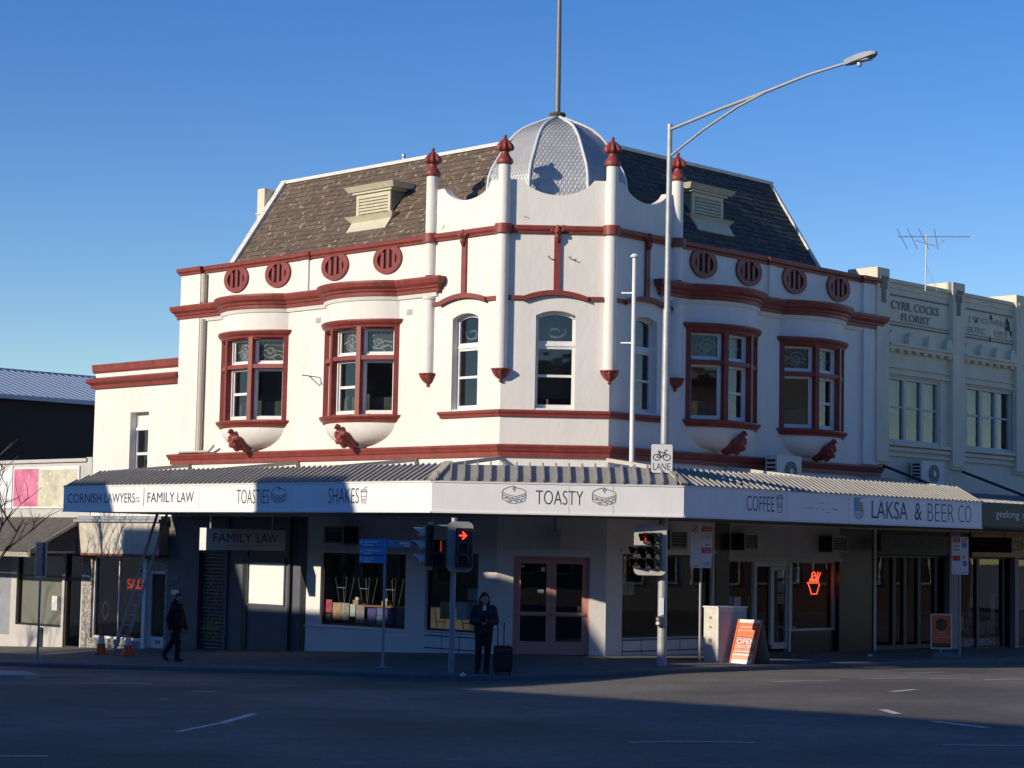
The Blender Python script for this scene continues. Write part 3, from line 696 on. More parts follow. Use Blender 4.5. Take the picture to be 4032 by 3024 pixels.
# --- roof vents (louvred dormers)
def dormer(F, s0, s1, dr):
    d = -.95; z0, z1 = 11.2, 11.8
    mb = MB(); mb.ring(F, s0, s1, z0, z1, .1, d-.06, d, .04)
    for x in (s0+.002, s1-.032):    # side cheeks, back to the slates
        mb.hexa([F(x, d-.06, z0), F(x+.03, d-.06, z0), F(x+.03, d-.06, z0+.01), F(x, d-.06, z0+.01), F(x, d-.06, z1), F(x+.03, d-.06, z1), F(x+.03, d-.5, z1), F(x, d-.5, z1)])
        mb.add([F(x, d-.04, z0), F(x, d-.04, z1+.1), F(x, d-.62, z1+.1)], [(0, 1, 2)])
    v = mb.build('roof_vent', CREAM, cb)
    m2 = MB(); m2.hexa([F(s0-.3, d-.8, z1+.06), F(s1+.3, d-.8, z1+.06), F(s1+.22, d+.1, z1+.06), F(s0-.22, d+.1, z1+.06), F(s0-.3, d-.9, z1+.2), F(s1+.3, d-.9, z1+.2), F(s1+.3, d+.2, z1+.2), F(s0-.3, d+.2, z1+.2)])
    m2.box(F, s0-.1, s1+.1, d-.5, d+.06, z1, z1+.055); m2.build('vent_hood', CREAM, v)
    m2 = MB(); m2.hexa([F(s0-.14, d-.2, z0-.16), F(s1+.14, d-.2, z0-.16), F(s1+.12, d+.06, z0-.16), F(s0-.12, d+.06, z0-.16), F(s0-.28, d-.3, z0-.004), F(s1+.28, d-.3, z0-.004), F(s1+.28, d+.18, z0-.004), F(s0-.28, d+.18, z0-.004)]); m2.build('vent_sill', CREAM, v)
    for k in range(6):
        z = z0+.06+k*.083; m2 = MB(); m2.hexa([F(s0+.09, d+.005, z), F(s1-.09, d+.005, z), F(s1-.09, d+.012, z+.015), F(s0+.09, d+.012, z+.015), F(s0+.09, d-.06, z+.085), F(s1-.09, d-.06, z+.085), F(s1-.09, d-.05, z+.1), F(s0+.09, d-.05, z+.1)]); m2.build('louvre', CREAM, v)
    m2 = MB(); m2.box(F, s0+.09, s1-.09, d-.12, d-.1, z0, z1); m2.build('vent_back', DARKIN, v)
    pt = ptA if F is A else ptC
    m2 = MB(); a, b = s0-.1, s1+.1; m2.hexa([pt(a, .17, .02), pt(b, .17, .02), pt(b-.0, .33, .02), pt(a, .33, .02), pt(a, .17, .06), pt(b, .17, .06), pt(b, .33, .06), pt(a, .33, .06)]); m2.build('lead_apron', CREAM, v)
dormer(A, 5.15, 6.5, -1); dormer(C, 4.2, 5.49, 1)

# --- dome
DC = B(1.32, -2.4, 0)
DP = [(.03, 13.40), (.19, 13.34), (.42, 13.23), (.65, 13.12), (.87, 12.99), (1.05, 12.83), (1.2, 12.64), (1.31, 12.46), (1.41, 12.27), (1.52, 12.08), (1.62, 11.9), (1.69, 11.67), (1.72, 11.4), (1.74, 11.1), (1.74, 10.25)]
a0 = atan2(nB.y, nB.x)
def dv(ap, z, ang): return DC+V3((cos(ang), sin(ang), 0))*(ap/cos(pi/8))+V3((0, 0, z))
mb = MB()
for k in range(8):
    g0, g1 = a0+(k-.5)*pi/4, a0+(k+.5)*pi/4
    vs = []
    for ap, z in DP: vs += [dv(ap-.02, z-.01, g0), dv(ap-.02, z-.01, g1)]
    mb.add(vs, [(2*i, 2*i+1, 2*i+3, 2*i+2) for i in range(len(DP)-1)])
dome = mb.build('dome', METAL, cb)
arcl = [0]
for (r0, z0), (r1, z1) in zip(DP, DP[1:]): arcl.append(arcl[-1]+sqrt((r1-r0)**2+(z1-z0)**2))
def dprof(l):
    for i in range(len(DP)-1):
        if l <= arcl[i+1]:
            t = (l-arcl[i])/(arcl[i+1]-arcl[i]); return DP[i][0]+t*(DP[i+1][0]-DP[i][0]), DP[i][1]+t*(DP[i+1][1]-DP[i][1])
    return DP[-1]
for k in (-2, -1, 0, 1, 2):
    g = a0+k*pi/4; nx = V3((cos(g), sin(g), 0)); tx = V3((-sin(g), cos(g), 0)); sm = MB(); l = .12; r = 0; H = .108; wd = .105
    while l < 3.4:
        def q(x, ll, o):
            ap, z = dprof(max(ll, 0)); ap2, z2 = dprof(max(ll, 0)+.02); e = V3((0, 0, 0)); t = (nx*(ap2-ap)+V3((0, 0, z2-z))).normalized(); nr = tx.cross(t); 
            if nr.dot(nx+V3((0, 0, .3))) < 0: nr = -nr
            return DC+nx*ap+tx*x+V3((0, 0, z))+nr*o
        half = dprof(l)[0]*math.tan(pi/8); x = (-(int(half/wd)+1))*wd+(r % 2)*wd/2
        while x < half+.01:
            if abs(x) < half-.02:
                j = random.uniform(-.004, .004); cl = lambda v: max(-half, min(half, v))
                sm.add([q(cl(x-wd/2), l, .004), q(x+j, l+H*.92, .027), q(cl(x+wd/2), l, .004), q(x, l-H*.9, .002), q(x, l, .014)], [(0, 1, 4), (1, 2, 4), (2, 3, 4), (3, 0, 4)])
            x += wd
        l += H*.9; r += 1
    sm.build('dome_scales', METAL, dome, kind='stuff')
for k in range(8):
    g = a0+(k+.5)*pi/4; mb = MB(); mb.tube([dv(ap+.015, z+.012, g) for ap, z in DP], .038, 8); mb.build('dome_rib', RIBM, dome, smooth=True)
mb = MB(); mb.lathe(DC, [(.1, 13.33), (.11, 13.40), (.2, 13.43), (.22, 13.47), (.2, 13.5), (.08, 13.52), (.05, 13.6)], 16); mb.build('finial_dish', DISC, dome, smooth=True)
mb = MB(); mb.tube([DC+V3((0, 0, 13.5)), DC+V3((0, 0, 14.6)), DC+V3((0, 0, 18.2))], [.075, .07, .045], 10); mb.build('spire_pole', STEELD, dome, smooth=True)

# --- rear wing with its low parapet
rw = MB(); rw.wall(A, 12.78, 17.05, 2.6, 7.66, [(14.28, 15.19, 4.2, 6.22)], .3)
rw.add([A(17.05, 0, -1.2), A(17.05, -9, -1.2), A(17.05, -9, 7.66), A(17.05, 0, 7.66)], [(0, 1, 2, 3)])
rw.add([A(12.78, -.3, 7.5), A(17.05, -.3, 7.5), A(17.05, -9, 7.5), A(12.78, -9, 7.5)], [(0, 1, 2, 3)]); rw.add([A(12.78, -9, -1.2), A(17.05, -9, -1.2), A(17.05, -9, 7.6), A(12.78, -9, 7.6)], [(0, 1, 2, 3)])
rwo = rw.build('rear_wing_wall', WHITE, cb)
mb = MB(); mb.sweep(P2s(A, [(17.1, -.4), (17.1, 0), (12.66, 0)]), [(-.2, 7.45), (.04, 7.45), (.06, 7.5), (.08, 7.7), (-.2, 7.72)]); mb.build('rear_coping', RED, cb)
mb = MB(); mb.sweep(P2s(A, [(17.08, -.4), (17.08, 0), (12.8, 0)]), [(-.05, 6.98), (.08, 6.98), (.1, 7.08), (.2, 7.16), (.22, 7.24), (.0, 7.32), (-.05, 7.32)]); mb.build('rear_cornice', RED, cb)
wf = MB(); wf.ring(A, 14.28, 15.19, 4.2, 6.22, .06, -.3, -.22); wf.box(A, 14.34, 15.13, -.3, -.24, 5.78, 6.16); wf.box(A, 14.3, 15.17, -.3, -.18, 5.7, 5.78); wf.box(A, 14.34, 15.13, -.29, -.23, 4.98, 5.06)
wf = wf.build('side_window', SWHITE, cb)
for z0, z1 in ((4.26, 4.98), (5.06, 5.7)):
    p = MB(); p.add([A(14.34, -.265, z0), A(15.13, -.265, z0), A(15.13, -.265, z1), A(14.34, -.265, z1)], [(0, 1, 2, 3)]); p.build('pane', GLASSD, wf)
# downpipe and small wall fittings
dp = MB(); dp.tube([A(11.72, .09, 4.98), A(11.72, .09, 8.72)], .085, 10); dp.tube([A(11.72, .09, 9.2), A(11.72, .09, 10.0)], .08, 10); dp.tube([A(11.72, .12, 5.0), A(11.2, .14, 5.0), A(10.9, .2, 5.14)], .035, 8); dp.tube([A(12.6, .12, 5.0), A(11.72, .12, 5.0)], .03, 8)
dp.build('downpipe', mat('beige_pipe_paint', (.52, .47, .39), .6, .1, 6), cb)
for s, z in ((6.8, 8.37), (3.26, 8.34)):
    mb = MB(); mb.box(A, s-.1, s+.1, -.02, .012, z-.07, z+.07)
    for k in range(2): mb.box(A, s-.07+k*.075, s-.005+k*.075, .008, .02, z-.05, z+.05)
    mb.build('wall_grille', mat('grille_grey', (.45, .43, .39), .8), cb)
mb = MB(); mb.bar(A(6.68, -.02, 6.85), A(6.68, .6, 6.87), .025); mb.bar(A(6.68, -.02, 6.62), A(6.68, .34, 6.85), .02); mb.build('sign_bracket', GALV, cb)
for s in (1.12, 1.62):
    mb = MB(); q = B(s, .02, 9.43); mb.tube([q, q+nB*.07+dB*.1+V3((0, 0, -.03))], .012, 6); mb.tube([q+nB*.05, q+nB*.07-dB*.05+V3((0, 0, .04))], .01, 6); mb.tube([q+nB*.05, q+nB*.07+V3((0, 0, .06))], .01, 6); mb.build('wall_hook', STEELD, cb)
for F, s, z, w_, h_ in ((B, .55, 10.42, .09, .035), (A, 2.1, 10.38, .04, .05), (B, 1.5, 10.24, .13, .02)):
    mb = MB(); mb.prism(F, [(s-w_, z+h_), (s-w_*.2, z+h_*.4), (s+w_, z-h_*1.2), (s+w_*.4, z-h_*.2), (s-w_*.4, z+h_*.1)], -.004, .006); mb.build('render_chip', STAIN, cb)

# ================================================================== ground floor of the corner building
def pane(F, s0, s1, d, z0, z1, parent, m=None):
    p = MB(); p.add([F(s0, d, z0), F(s1, d, z0), F(s1, d, z1), F(s0, d, z1)], [(0, 1, 2, 3)]); return p.build('pane', m or GLASS, parent)
def room(F, s0, s1, d0, depth, z0, z1, parent, m=None, fl=None):
    mb = MB(); q = lambda s, d, z: F(s, d0-d, z)
    mb.add([q(s0, 0, z0), q(s1, 0, z0), q(s1, depth, z0), q(s0, depth, z0), q(s0, 0, z1), q(s1, 0, z1), q(s1, depth, z1), q(s0, depth, z1)], [(0, 1, 2, 3), (4, 5, 6, 7), (2, 3, 7, 6), (0, 3, 7, 4), (1, 2, 6, 5)])
    return mb.build('shop_interior', m or DIMIN, parent)
SHOPW = mat('shop_white_paint', (.80, .78, .75), .7, .12, 1.6, .2, 12)
gw = MB(); gw.wall(A, 0, 7.0, -1.2, 3.2, [(3.18, 6.43, .43, 2.28), (.62, 2.46, .45, 2.33)], .16)
gw.wall(B, 0, WB, -1.2, 3.2, [(.40, 2.21, -.03, 2.31)], .2)
gw.wall(C, 0, 4.1, -1.2, 3.2, [(.58, 4.02, .4, 2.40)], .16)
for a, b in ((3.1, 6.52), (.55, 2.52)): gw.box(A, a, b, -.02, .05, 2.40, 2.50); gw.box(A, a, b, -.02, .03, 2.33, 2.36)
gw.box(B, .34, 2.27, -.02, .05, 2.40, 2.50); gw.box(C, .5, 4.08, -.02, .05, 2.44, 2.52)
gw.box(A, 3.14, 7.02, -.02, .03, .36, .40)
gwo = gw.build('shopfront_wall', SHOPW, cb)
room(A, .3, 6.95, -.16, 2.6, -.4, 3.1, cb); room(C, .3, 4.05, -.16, 2.6, -.4, 3.1, cb); room(B, .35, 2.25, -.2, 2.0, 0.0, 3.1, cb)
def shopwin(F, s0, s1, z0, z1, m, d=-.12, mull=(), fw=.05):
    f = MB(); f.ring(F, s0, s1, z0, z1, fw, d-.04, d+.03)
    for x in mull: f.box(F, x-.025, x+.025, d-.03, d+.02, z0+fw, z1-fw)
    f = f.build('shop_window', m, cb); pane(F, s0+fw, s1-fw, d, z0+fw, z1-fw, f); return f
w1 = shopwin(A, 3.18, 6.43, .43, 2.28, BLACK); w2 = shopwin(A, .62, 2.46, .45, 2.33, BLACK); w3 = shopwin(C, .58, 4.02, .4, 2.40, BLACK)
def tiles(F, ss, zz, t0):
    gm = MB(); gm.box(F, ss[0], ss[-1], -.01, .006, zz[0], zz[-1]); go = gm.build('tile_dado', GROUT, cb)
    for a, b in zip(ss, ss[1:]):
        for c, d in zip(zz, zz[1:]):
            t = MB(); t.box(F, a+.014, b-.014, .0, .018+random.uniform(0, .004), c+.014, d-.014); t.build('tile', TILE, go)
tiles(A, [.64, 1.2, 1.82, 2.44], [-.28, .03, .33, .42], 0); tiles(C, [.6, 1.29, 2.02, 2.74, 3.46, 4.0], [-.2, .08, .345, .385], 0)
# salmon double doors on the chamfer
df = MB(); df.ring(B, .40, 2.21, -.03, 2.31, .055, -.17, -.06, .02); dfo = df.build('double_door', PINK, cb)
for k, (a, b) in enumerate(((.46, 1.300), (1.306, 2.15))):
    l = MB(); l.ring(B, a, b, 0.0, 2.25, .115, -.15, -.1, .30); l.box(B, a+.11, b-.11, -.145, -.105, .90, 1.0); l = l.build('door_leaf', PINK, dfo)
    pane(B, a+.11, b-.11, -.125, .28, .92, dfo); pane(B, a+.11, b-.11, -.125, .99, 2.15, dfo)
    pb = MB(); pb.box(B, a+.03, b-.03, -.09, -.05, .93, .98); pb.box(B, a+.04, a+.09, -.105, -.05, .92, .99); pb.box(B, b-.09, b-.04, -.105, -.05, .92, .99); pb.build('push_bar', mat('salmon_metal', (.6, .33, .27), .35, metal=.3), dfo)
for s, z, w_, h_ in ((.62, 2.07, .06, .05), (1.1, 2.0, .09, .1), (1.05, 1.48, .14, .08)):
    n_ = MB(); n_.box(B, s-w_/2, s+w_/2, -.123, -.121, z-h_/2, z+h_/2); n_.build('door_notice', SIGNW, dfo)
# light box above the doors
lb = thing('light_box', 'small grey box light hanging from the awning above the salmon doors', 'light', B(1.36, .3, 2.5))
mb = MB(); mb.box(B, 1.25, 1.48, .18, .42, 2.52, 2.94); mb.build('lamp_body', GALV, lb); mb = MB(); mb.tube([B(1.36, .3, 2.94), B(1.36, .3, 3.24)], .018, 6); mb.build('hanger', STEELD, lb)
# black pillar and recessed shop on the right
bp = MB(); bp.box(C, 4.1, 4.66, -.3, .03, -1.2, 3.22); bp.build('black_pillar', BLACKT, cb)
uw = MB(); uw.box(C, 4.66, 9.5, -.3, -.002, 2.32, 3.2); uw.box(C, 4.6, 9.56, -.02, .05, 2.30, 2.38); uw.build('overdoor_wall', GWALL, cb)
for b4 in ((9.5, 11.12, -.3, .0, -1.2, 3.2), (7.55, 9.5, -.3, -.12, -1.2, .45), (4.66, 5.9, -.3, -.12, -1.2, .5)):
    bw_ = MB(); bw_.box(C, *b4); bw_.build('black_stallboard', BLACKT, cb)
we = MB(); we.box(C, 11.12, 11.2, -.2, .04, -1.2, 3.22); we.build('white_edge_strip', SHOPW, cb)
FRW = mat('aged_white_joinery', (.55, .55, .55), .5, .15, 6)
sw = MB(); sw.ring(C, 7.5, 9.5, .45, 2.31, .06, -.24, -.14); sw = sw.build('shop_window', FRW, cb); pane(C, 7.56, 9.44, -.2, .51, 2.25, sw)
sw2 = MB(); sw2.ring(C, 4.66, 5.9, .5, 2.31, .05, -.24, -.14); sw2 = sw2.build('shop_window', FRW, cb); pane(C, 4.71, 5.85, -.2, .55, 2.26, sw2)
sd = MB(); sd.box(C, 5.9, 6.0, -.3, -.12, -.2, 2.31); sd.box(C, 7.4, 7.5, -.3, -.12, -.2, 2.31); sd.box(C, 6.0, 7.4, -.28, -.14, 2.14, 2.31); sd = sd.build('shop_door', FRW, cb)
lf = MB(); lf.ring(C, 6.72, 7.40, .0, 2.13, .09, -.24, -.17, .16); lf.build('door_leaf', FRW, sd); pane(C, 6.81, 7.31, -.2, .16, 2.04, sd)
lf = MB(); lf.box(C, 6.64, 6.72, -.24, -.15, .1, 2.13); lf.build('door_stile', FRW, sd); pane(C, 6.0, 6.64, -.22, -.1, 2.13, sd)
room(C, 4.66, 9.5, -.3, 2.8, -.25, 3.1, cb)
for s0, s1, z0, z1, m_ in ((4.81, 5.11, 1.16, 1.38, SIGNB), (5.16, 5.44, 1.13, 1.36, SIGNW), (5.74, 5.84, .96, 1.4, mat('olive_poster', (.35, .36, .1), .6, .5, 9)), (6.99, 7.31, 1.84, 2.02, SIGNW), (7.01, 7.3, 1.46, 1.75, mat('grey_notice', (.4, .39, .38), .6, .3, 12)), (7.01, 7.3, 1.16, 1.42, mat('grey_notice', (.4, .39, .38), .6, .3, 12)), (7.73, 7.99, 1.71, 2.13, mat('pale_blue_poster', (.2, .32, .4), .6, .4, 5))):
    n_ = MB(); n_.box(C, s0, s1, -.216, -.206, z0, z1); n_.build('window_notice', m_, cb)
# charcoal section with roller shutter on the left wing
dg_ = MB(); dg_.wall(A, 7.0, 13.12, -1.3, 3.2, [(7.9, 9.45, .87, 1.98), (10.42, 11.6, -.9, 2.2)], .12); dg_.box(A, 10.32, 10.43, -.02, .05, -.9, 2.24); dg_.box(A, 11.6, 11.72, -.02, .05, -.9, 2.24); dg_.box(A, 10.3, 11.86, -.02, .06, 2.24, 3.18)
dgo = dg_.build('charcoal_shopfront', DGREY, cb)
bs = MB(); bs.box(A, 9.45, 9.66, -.02, .03, -1.2, 2.3); bs.box(A, 7.0, 7.22, -.1, .02, -1.2, 3.19); bs.build('black_pilaster', BLACK, cb)
pi_ = MB(); pi_.tube([A(7.61, .06, -.6), A(7.61, .06, 3.2)], .045, 8); pi_.build('black_conduit', BLACK, cb)
bp_ = MB(); bp_.box(A, 7.9, 9.45, -.08, -.03, .87, 1.98); bp_ = bp_.build('white_window_panel', mat('white_blind', (.82, .82, .80), .6, .05, 3), cb)
fr_ = MB(); fr_.ring(A, 7.86, 9.49, .83, 2.02, .045, -.02, .03); fr_.box(A, 7.86, 9.49, .0, .05, 2.02, 2.1); fr_.build('panel_frame', DGREY, bp_)
sh = MB(); sh.box(A, 10.42, 11.6, -.1, -.08, -.9, 2.2); sh = sh.build('roller_shutter', BLACK, cb)
for k in range(27):
    t = MB(); z = -.44+k*.098; t.hexa([A(10.44, -.08, z), A(11.58, -.08, z), A(11.58, -.055, z+.02), A(10.44, -.055, z+.02), A(10.44, -.08, z+.09), A(11.58, -.08, z+.09), A(11.58, -.06, z+.075), A(10.44, -.06, z+.075)]); t.build('shutter_slat', mat('shutter_charcoal', (.05, .052, .058), .5, .2, 5), sh)
GRF = mat('pale_spray_paint', (.22, .22, .2), .8); GRY = mat('yellow_spray_paint', (.30, .27, .06), .8)
strokes(A, [[(.1, .15), (.05, .6), (.25, .95), (.55, 1), (.85, .9), (.98, .5), (.9, .1)], [(.25, .2), (.2, .6), (.45, .85), (.75, .75), (.7, .3)], [(.4, .8), (.6, .55), (.85, .65), (.55, .35), (.7, .1)], [(.1, 0), (.4, -.1), (.3, -.3), (.7, -.2), (.9, -.35)]], 11.5, 10.55, .7, 1.55, -.05, .028, GRF, sh, 'graffiti')
strokes(A, [[(.1, .9), (.12, .3)], [(.3, .95), (.28, .3), (.5, .7), (.55, .95), (.3, .6), (.8, .7)], [(0, .45), (.9, .5)], [(.2, .05), (.4, .3), (.6, 0), (.75, .2)], [(.5, .5), (.8, .1)]], 11.5, 10.6, -.15, .45, -.05, .03, GRY, sh, 'graffiti')
for s0, s1, z0, z1, m_ in ((12.55, 12.89, 1.0, 1.14, SIGNW), (12.55, 12.99, 1.39, 1.54, mat('teal_plate', (.03, .10, .12), .5))):
    n_ = MB(); n_.box(A, s0, s1, -.01, .015, z0, z1); n_.build('number_plate', m_, cb)
# pebbledash shop under the rear wing
pw = MB(); pw.wall(A, 13.12, 17.36, -1.4, 3.1, [(14.27, 16.88, -.38, 2.02), (13.22, 14.12, -.56, 1.68)], .2); pw.build('pebble_shopfront', PEBBLE, cb)
f = MB(); f.ring(A, 14.27, 16.88, -.38, 2.02, .05, -.16, -.08, .07); f.box(A, 15.6, 15.64, -.15, -.1, -.3, 1.97); f = f.build('shop_window', SWHITE, cb); pane(A, 14.32, 16.83, -.13, -.31, 1.97, f)
f = MB(); f.ring(A, 13.24, 14.1, -.54, 1.66, .1, -.16, -.1, .32); f.box(A, 14.1, 14.27, -.2, .03, -.6, 2.0); f = f.build('shop_door', SWHITE, cb); pane(A, 13.34, 14.0, -.13, -.22, 1.56, f)
m2_ = MB(); m2_.box(A, 13.5, 13.72, -.1, -.085, -.42, -.32); m2_.build('letter_slot', STEELD, f)
room(A, 13.2, 16.95, -.2, 2.6, -.7, 2.3, cb, mat('greenish_interior', (.13, .17, .17), .9, .3, 1))
sg = MB(); sg.box(A, 13.16, 17.2, -.02, .3, 2.1, 3.0); sg = sg.build('blank_sign_board', OLDW, cb)
r_ = MB(); r_.box(A, 13.1, 17.26, .0, .33, 2.04, 2.1); r_.box(A, 17.2, 17.27, .0, .33, 2.1, 3.02); r_.build('rust_trim', RUST, sg)
r_ = MB(); r_.box(A, 13.1, 17.4, .0, .38, 3.02, 3.09); r_.box(A, 13.1, 17.3, .0, .3, 3.1, 3.2); r_.build('gutter', GALV, sg)

# ================================================================== street awning
aw = thing('street_awning', 'wraparound white street awning carrying the toasted sandwich shop signs', 'awning', fromac(-1, -2, 0))
WA = 3.55; MT = math.tan(pi/8); ZF0, ZF1 = 3.25, 3.92
def fascia(F, s0, s1, mit0, mit1):
    def e(d): return (s0-(d*MT if mit0 else 0), s1+(d*MT if mit1 else 0))
    mb = MB(); a0_, a1_ = e(WA-.06); b0, b1 = e(WA)
    mb.hexa([F(a0_, WA-.06, ZF0), F(a1_, WA-.06, ZF0), F(b1, WA, ZF0), F(b0, WA, ZF0), F(a0_, WA-.06, ZF1), F(a1_, WA-.06, ZF1), F(b1, WA, ZF1), F(b0, WA, ZF1)])
    return mb.build('fascia_panel', FASC, aw)
fA = fascia(A, 0, 13.05, 1, 0); fB = fascia(B, 0, WB, 1, 1); fC = fascia(C, 0, 10.88, 1, 0)
def lip(F, s0, s1, par):
    mb = MB(); mb.box(F, s0, s1, WA-.02, WA+.022, ZF0-.018, ZF0+.02); mb.box(F, s0, s1, WA-.02, WA+.018, ZF1-.02, ZF1+.012); mb.build('fascia_edge', SWHITE, par)
lip(A, -1.46, 13.06, fA); lip(B, -1.46, WB+1.46, fB); lip(C, -1.46, 10.89, fC)
for F, s, par in ((A, 6.98, fA), (B, 1.54, fB), (B, 2.51, fB), (C, 2.3, fC), (C, 4.8, fC)):
    mb = MB(); mb.box(F, s-.006, s+.006, WA, WA+.003, ZF0+.02, ZF1-.02); mb.build('panel_joint', FSEAM, par)
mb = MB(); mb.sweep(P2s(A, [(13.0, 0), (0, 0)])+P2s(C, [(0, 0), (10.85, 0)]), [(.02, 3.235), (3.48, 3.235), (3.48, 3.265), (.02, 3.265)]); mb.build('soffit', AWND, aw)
mb = MB(); mb.sweep(P2s(A, [(12.4, 0), (0, 0)])+P2s(C, [(0, 0), (10.86, 0)]), [(.01, 4.04), (2.8, 4.04), (2.8, 4.30), (2.76, 4.30), (2.76, 4.09), (.01, 4.09)]); mb.build('awning_deck', AWN, aw)
def sheet(F, s0, s1, mit0, mit1, pitch, rh, rw, left_hip=0):
    zl, zu, dl, du = 3.935, 4.335, 3.56, 2.80
    lim = lambda d: (s0-(d*MT if mit0 else 0), s1+(d*MT if mit1 else 0)-(left_hip*(dl-d) if left_hip else 0))
    mb = MB(); (a, b), (c, d) = lim(dl), lim(du)
    mb.hexa([F(a, dl, zl-.02), F(b, dl, zl-.02), F(d, du, zu-.02), F(c, du, zu-.02), F(a, dl, zl), F(b, dl, zl), F(d, du, zu), F(c, du, zu)])
    nr = (F.n*(zu-zl)+V3((0, 0, dl-du))).normalized(); s = a+pitch*.4
    while s < b:
        t0, t1 = 0.0, 1.0
        if s < c: t1 = min(t1, (s-a)/(c-a)) if c > a else t1
        if s > d: t1 = min(t1, (b-s)/(b-d)) if b > d else t1
        if t1 > .08:
            p = F(s, dl, zl)+nr*rh/2; q = F(s, du, zu)+nr*rh/2; q = p+(q-p)*t1
            mb.bar(p, q, rw, rh, up=nr)
        s += pitch
    return mb.build('awning_sheet', AWN, aw)
sheet(A, 0, 13.05, 1, 0, .2, .045, .05, .85); sheet(B, 0, WB, 1, 1, .292, .085, .04); sheet(C, 0, 10.86, 1, 0, .2, .045, .05)
mb = MB(); lh = [A(13.05, 3.56, 3.935), A(12.4, 2.8, 4.335), A(12.4, 0, 4.335), A(13.05, 0, 3.935)]; mb.add(lh+[p-V3((0, 0, .03)) for p in lh], [(0, 1, 2, 3), (7, 6, 5, 4), (0, 1, 5, 4), (3, 0, 4, 7)]); mb.build('end_sheet', AWN, aw)
mb = MB(); mb.box(A, 12.99, 13.05, 0, WA-.06, ZF0, ZF1); mb.build('end_panel', FASC, aw)
for F, sg_ in ((A, 1), (C, 1)):
    mb = MB(); mb.bar(F(-3.57*MT, 3.57, 3.95)+V3((0, 0, .02)), F(-2.76*MT, 2.76, 4.36)+V3((0, 0, .03)), .19, .05); mb.build('hip_flashing', mat('hip_flashing_tan', (.45, .41, .33), .6, .15, 4), aw)
STR = mat('strut_paint', (.55, .52, .45), .6, .2, 5)
for F, s in ((A, 12.2), (A, 7.45), (A, 2.85), (B, .02), (B, WB-.02), (C, 4.49), (C, 10.6)):
    dd = V3((0, 0, 0)); mb = MB()
    p = F(s, .05, 4.62); q = F(s, 2.74, 4.32)
    if F is B: q = F(s+(-1 if s < 1 else 1)*1.1, 2.66, 4.33)
    mb.bar(p, q, .07, .09); mb.bar(p+V3((0, 0, .03)), F(s, .05, 4.1), .06, .06) if F is not B else None
    mb.build('strut', STR, aw)
# fascia lettering
def T(body, F, s0, s1, z0, z1, m, par, off=0): return text(body, F, s0, s1, z0, z1, WA+.005, m, par, 'lettering', off)
T('CORNISH', A, 12.83, 11.24, 3.47, 3.72, NAVY, fA); T('LAWYERS', A, 11.1, 9.72, 3.47, 3.72, NAVY, fA)
T('PTY', A, 9.68, 9.5, 3.56, 3.61, NAVY, fA); T('LTD', A, 9.68, 9.5, 3.48, 3.53, NAVY, fA)
strokes(A, [[(.5, 0), (.5, 1)]], 9.36, 9.30, 3.39, 3.84, WA+.005, .02, NAVY, fA, 'divider')
T('FAMILY', A, 9.17, 8.0, 3.48, 3.73, NAVY, fA); T('LAW', A, 7.88, 7.2, 3.48, 3.73, NAVY, fA)
TH = -.012
T('TOASTIES', A, 5.46, 4.2, 3.44, 3.78, INK, fA, TH); T('SHAKES', A, 2.02, .95, 3.44, 3.79, INK, fA, TH)
T('TOASTY', B, .81, 1.85, 3.46, 3.77, INK, fB, TH); T('COFFEE', C, .77, 1.81, 3.44, 3.79, INK, fC, TH)
NAVB = mat('deep_blue_lettering', (.012, .018, .11), .45)
T('LAKSA', C, 5.77, 7.36, 3.39, 3.83, NAVB, fC); T('&', C, 7.68, 8.0, 3.39, 3.83, NAVB, fC); T('BEER', C, 8.28, 9.52, 3.38, 3.83, NAVB, fC, -.02); T('CO', C, 9.73, 10.36, 3.38, 3.83, NAVB, fC, -.02)
SAND = [[(0, .62), (.05, .80), (.3, .95), (.5, 1), (.62, .9), (.78, .86), (.9, .8), (.99, .72), (1, .58), (.6, .42), (.35, .46), (0, .62)], [(0, .62), (.02, .5), (.35, .36), (.6, .32), (1, .48), (1, .58)], [(.02, .5), (0, .4), (.1, .33), (.2, .38), (.3, .25), (.45, .3), (.55, .2), (.7, .28), (.8, .22), (.9, .34), (1, .36), (1, .48)], [(0, .4), (.03, .24), (.2, .14), (.3, .05), (.45, .04), (.62, .02), (.64, .14), (.75, .05), (.8, .18), (.95, .16), (1, .36)], [(.2, .14), (.42, .2), (.62, .14)], [(.46, .82), (.46, .9), (.53, .95), (.58, .9), (.53, .82), (.46, .82)], [(.52, .82), (.53, .7)]]
for F, s0, s1, z0, z1, par in ((A, 4.12, 3.56, 3.45, 3.84, fA), (B, .07, .59, 3.46, 3.85, fB), (B, 2.05, 2.57, 3.46, 3.85, fB)):
    strokes(F, SAND, s0, s1, z0, z1, WA+.005, .016, INKM, par, 'sandwich_print')
    strokes(F, [[(.15, .3), (.25, .32)], [(.3, .13), (.38, .13)]], s0, s1, z0, z1, WA+.006, .03, OCH, par, 'ochre_print'); strokes(F, [[(.6, .25), (.72, .24)], [(.78, .12), (.84, .12)]], s0, s1, z0, z1, WA+.006, .03, BLUEP, par, 'blue_print')
CUP = [[(.1, .75), (.2, 0), (.8, 0), (.9, .75), (.1, .75)], [(.05, .75), (.05, .82), (.95, .82), (.95, .75)], [(.12, .82), (.25, .93), (.75, .93), (.88, .82)], [(.5, .93), (.6, 1.05), (.95, 1.1)], [(.18, .45), (.82, .45)], [(.3, .2), (.5, .3), (.7, .2), (.5, .1), (.3, .2)]]
strokes(A, CUP, .9, .66, 3.45, 3.78, WA+.005, .016, INKM, fA, 'cup_print')
